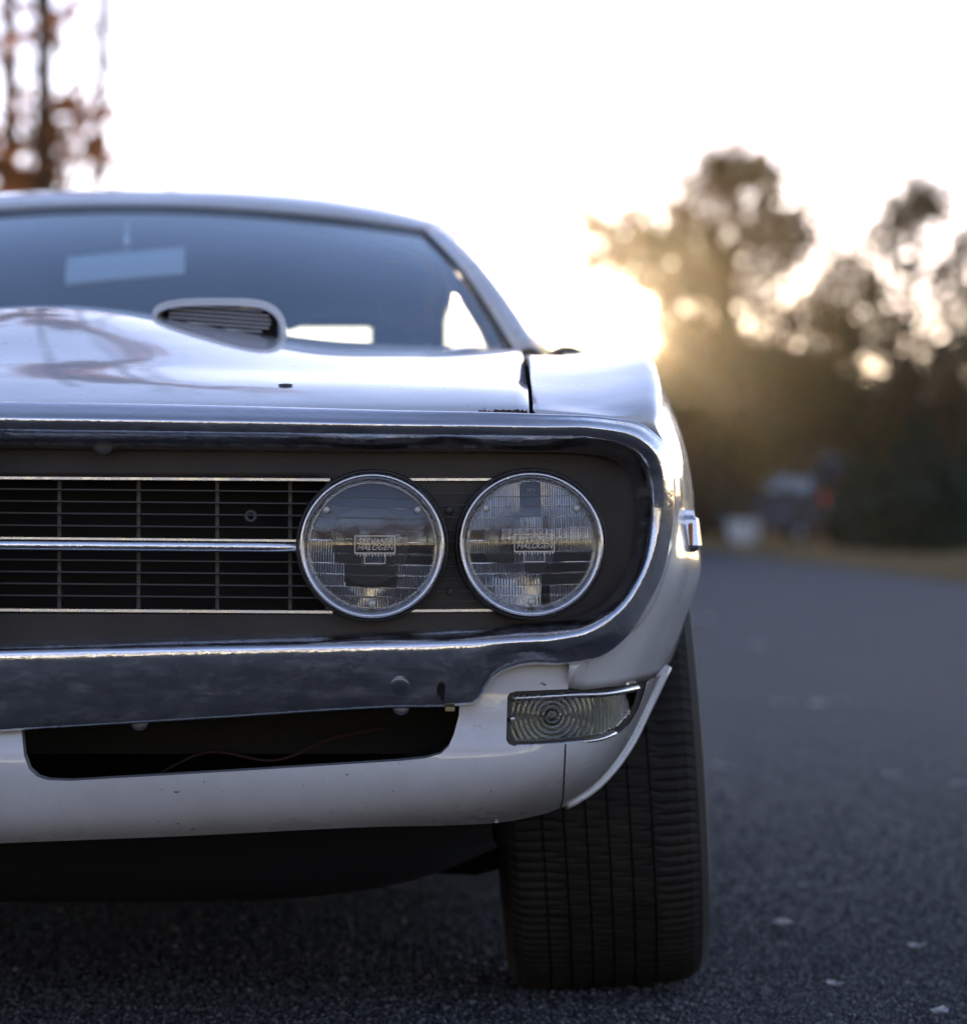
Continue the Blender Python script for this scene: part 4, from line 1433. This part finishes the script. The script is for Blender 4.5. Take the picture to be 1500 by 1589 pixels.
def leaf_mesh(seed, size):
    r2 = np.random.default_rng(seed)
    n = 11
    out = []
    for i, t in enumerate(np.linspace(0, 1, n)):
        w = size * .42 * math.sin(math.pi * min(1, t * .97 + .02)) ** .7 * (1 + .22 * (-1) ** i)
        cz = size * .22 * (t - .45) ** 2 * 2 + .002
        out.append([(-w, (t - .5) * size, cz + size * .18 * r2.uniform(.6, 1)), (-w * .5, (t - .5) * size, cz + .004), (0, (t - .5) * size, cz), (w * .5, (t - .5) * size, cz + .004), (w, (t - .5) * size, cz + size * .16 * r2.uniform(.5, 1))])
    return grid(np.array(out))


def gpt(px, py):
    d = F * CZ / (py - 794.5)
    return (CX + (px - 750) / F * d, CY + d, 0.002)


LV = [(1081, 966, .16, dry_leaf, 'big pale dry leaf on the road close beside the fender'), (1268, 1098, .07, tan_leaf, 'tan leaf lying mid-road, right of the tyre top'),
      (1212, 1096, .06, dry_leaf, 'pale leaf just left of the tan one mid-road'), (1122, 1196, .05, dark_leaf, 'small brown leaf lying beside the tyre wall'), (1382, 1209, .05, dry_leaf, 'pale curled leaf right of the middle of the road'),
      (1492, 1224, .055, tan_leaf, 'yellowish leaf at the right edge of the picture'), (1422, 1475, .028, dry_leaf, 'small curled pale leaf low on the right'), (1295, 1535, .026, tan_leaf, 'tiny upright pale leaf near the bottom of the picture'),
      (1456, 1578, .03, dry_leaf, 'pale leaf in the bottom right corner'), (1088, 1490, .02, dry_leaf, 'bright speck of leaf near the foot of the tyre'), (1215, 1440, .035, tan_leaf, 'flat tan leaf lying right of the tyre foot'),
      (1247, 1380, .024, dry_leaf, 'little pale leaf fragment level with the lower tyre'), (1175, 1005, .07, dark_leaf, 'brown leaf farther up the road near the fender'), (1310, 1095, .07, dark_leaf, 'dark leaf right of the tan leaf mid-road')]
for i, (px, py, sz, m_, lb) in enumerate(LV):
    v_, f_ = leaf_mesh(i, sz)
    o = build('fallen_leaf', v_, f_, m_, None)
    o.location = gpt(px, py)
    o.rotation_euler = (0, 0, rs.uniform(0, 6.28))
    tag(o, lb, 'leaf', 'leaves fallen on the road')

# loose grit on the road surface
n = 120000
y = .15 + np.minimum(rs.exponential(2.4, n), 22 * rs.random(n)); x = .61 + (y + 3.6) * rs.uniform(-.20, .20, n)
sz = rs.uniform(.0016, .0046, n) * np.where(rs.random(n) < .03, 1.6, 1)
base = np.array([(1, 0, 0), (-.5, .87, 0), (-.5, -.87, 0), (0, 0, 1)])
rot = rs.uniform(0, 6.28, n)
cs, sn = np.cos(rot), np.sin(rot)
V = np.zeros((n, 4, 3))
V[:, :, 0] = x[:, None] + sz[:, None] * (cs[:, None] * base[None, :, 0] - sn[:, None] * base[None, :, 1])
V[:, :, 1] = y[:, None] + sz[:, None] * (sn[:, None] * base[None, :, 0] + cs[:, None] * base[None, :, 1])
V[:, :, 2] = .0005 + sz[:, None] * base[None, :, 2] * .7
Fg = np.array([(0, 1, 3), (1, 2, 3), (2, 0, 3)])[None] + (np.arange(n) * 4)[:, None, None]
gritm = leaf_mat('grit', [(0.012, 0.012, 0.014), (0.03, 0.03, 0.034), (0.02, 0.02, 0.022), (0.06, 0.06, 0.066), (0.11, 0.11, 0.118), (0.03, 0.03, 0.03), (0.26, 0.25, 0.24)], 0.0)
tag(build('grit', V.reshape(-1, 3), Fg.reshape(-1, 3).tolist(), gritm, None, False), kind='stuff')

# dry grass on the verge
n = 26000
yy = 14 + 62 * rs.random(n) ** 1.3
xe = np.interp(yy, re[:, 1][:70], re[:, 0][:70])
xx = xe + rs.exponential(2.2, n) - .05
cen = np.stack([xx, yy, np.zeros(n)], 1)
h = rs.uniform(.03, .11, n)
an = rs.uniform(0, 6.28, n)
dx = np.stack([np.cos(an), np.sin(an), np.zeros(n)], 1) * .012
tipv = np.stack([rs.normal(size=n) * .03, rs.normal(size=n) * .03, h], 1)
V = np.stack([cen - dx, cen + dx, cen + tipv], 1).reshape(-1, 3)
gm = leaf_mat('dry_grass', [(0.16, 0.115, 0.05), (0.24, 0.17, 0.08), (0.32, 0.22, 0.11), (0.10, 0.09, 0.04)], .3)
tag(build('dry_grass', V, np.arange(n * 3).reshape(-1, 3).tolist(), gm, None, False), kind='stuff')

# ================================================================== SUN GLOW
glow_m = bpy.data.materials.new('sun_glow_volume')
glow_m.use_nodes = True
hn = glow_m.node_tree
for n_ in list(hn.nodes):
    if n_.type == 'BSDF_PRINCIPLED': hn.nodes.remove(n_)
pv_ = hn.nodes.new('ShaderNodeVolumePrincipled')
pv_.inputs['Color'].default_value = (0.95, 0.93, 0.9, 1)
pv_.inputs['Density'].default_value = 0.00008  # very thin volume, added to imitate lens bloom round the sun
pv_.inputs['Anisotropy'].default_value = 0.94
hn.links.new(pv_.outputs[0], hn.nodes['Material Output'].inputs['Volume'])
hz_v, hz_f = box(-520, 520, -520, 920, -1.2, 16)
hz = build('haze', hz_v, hz_f, glow_m, None, False)
tag(hz, kind='stuff')
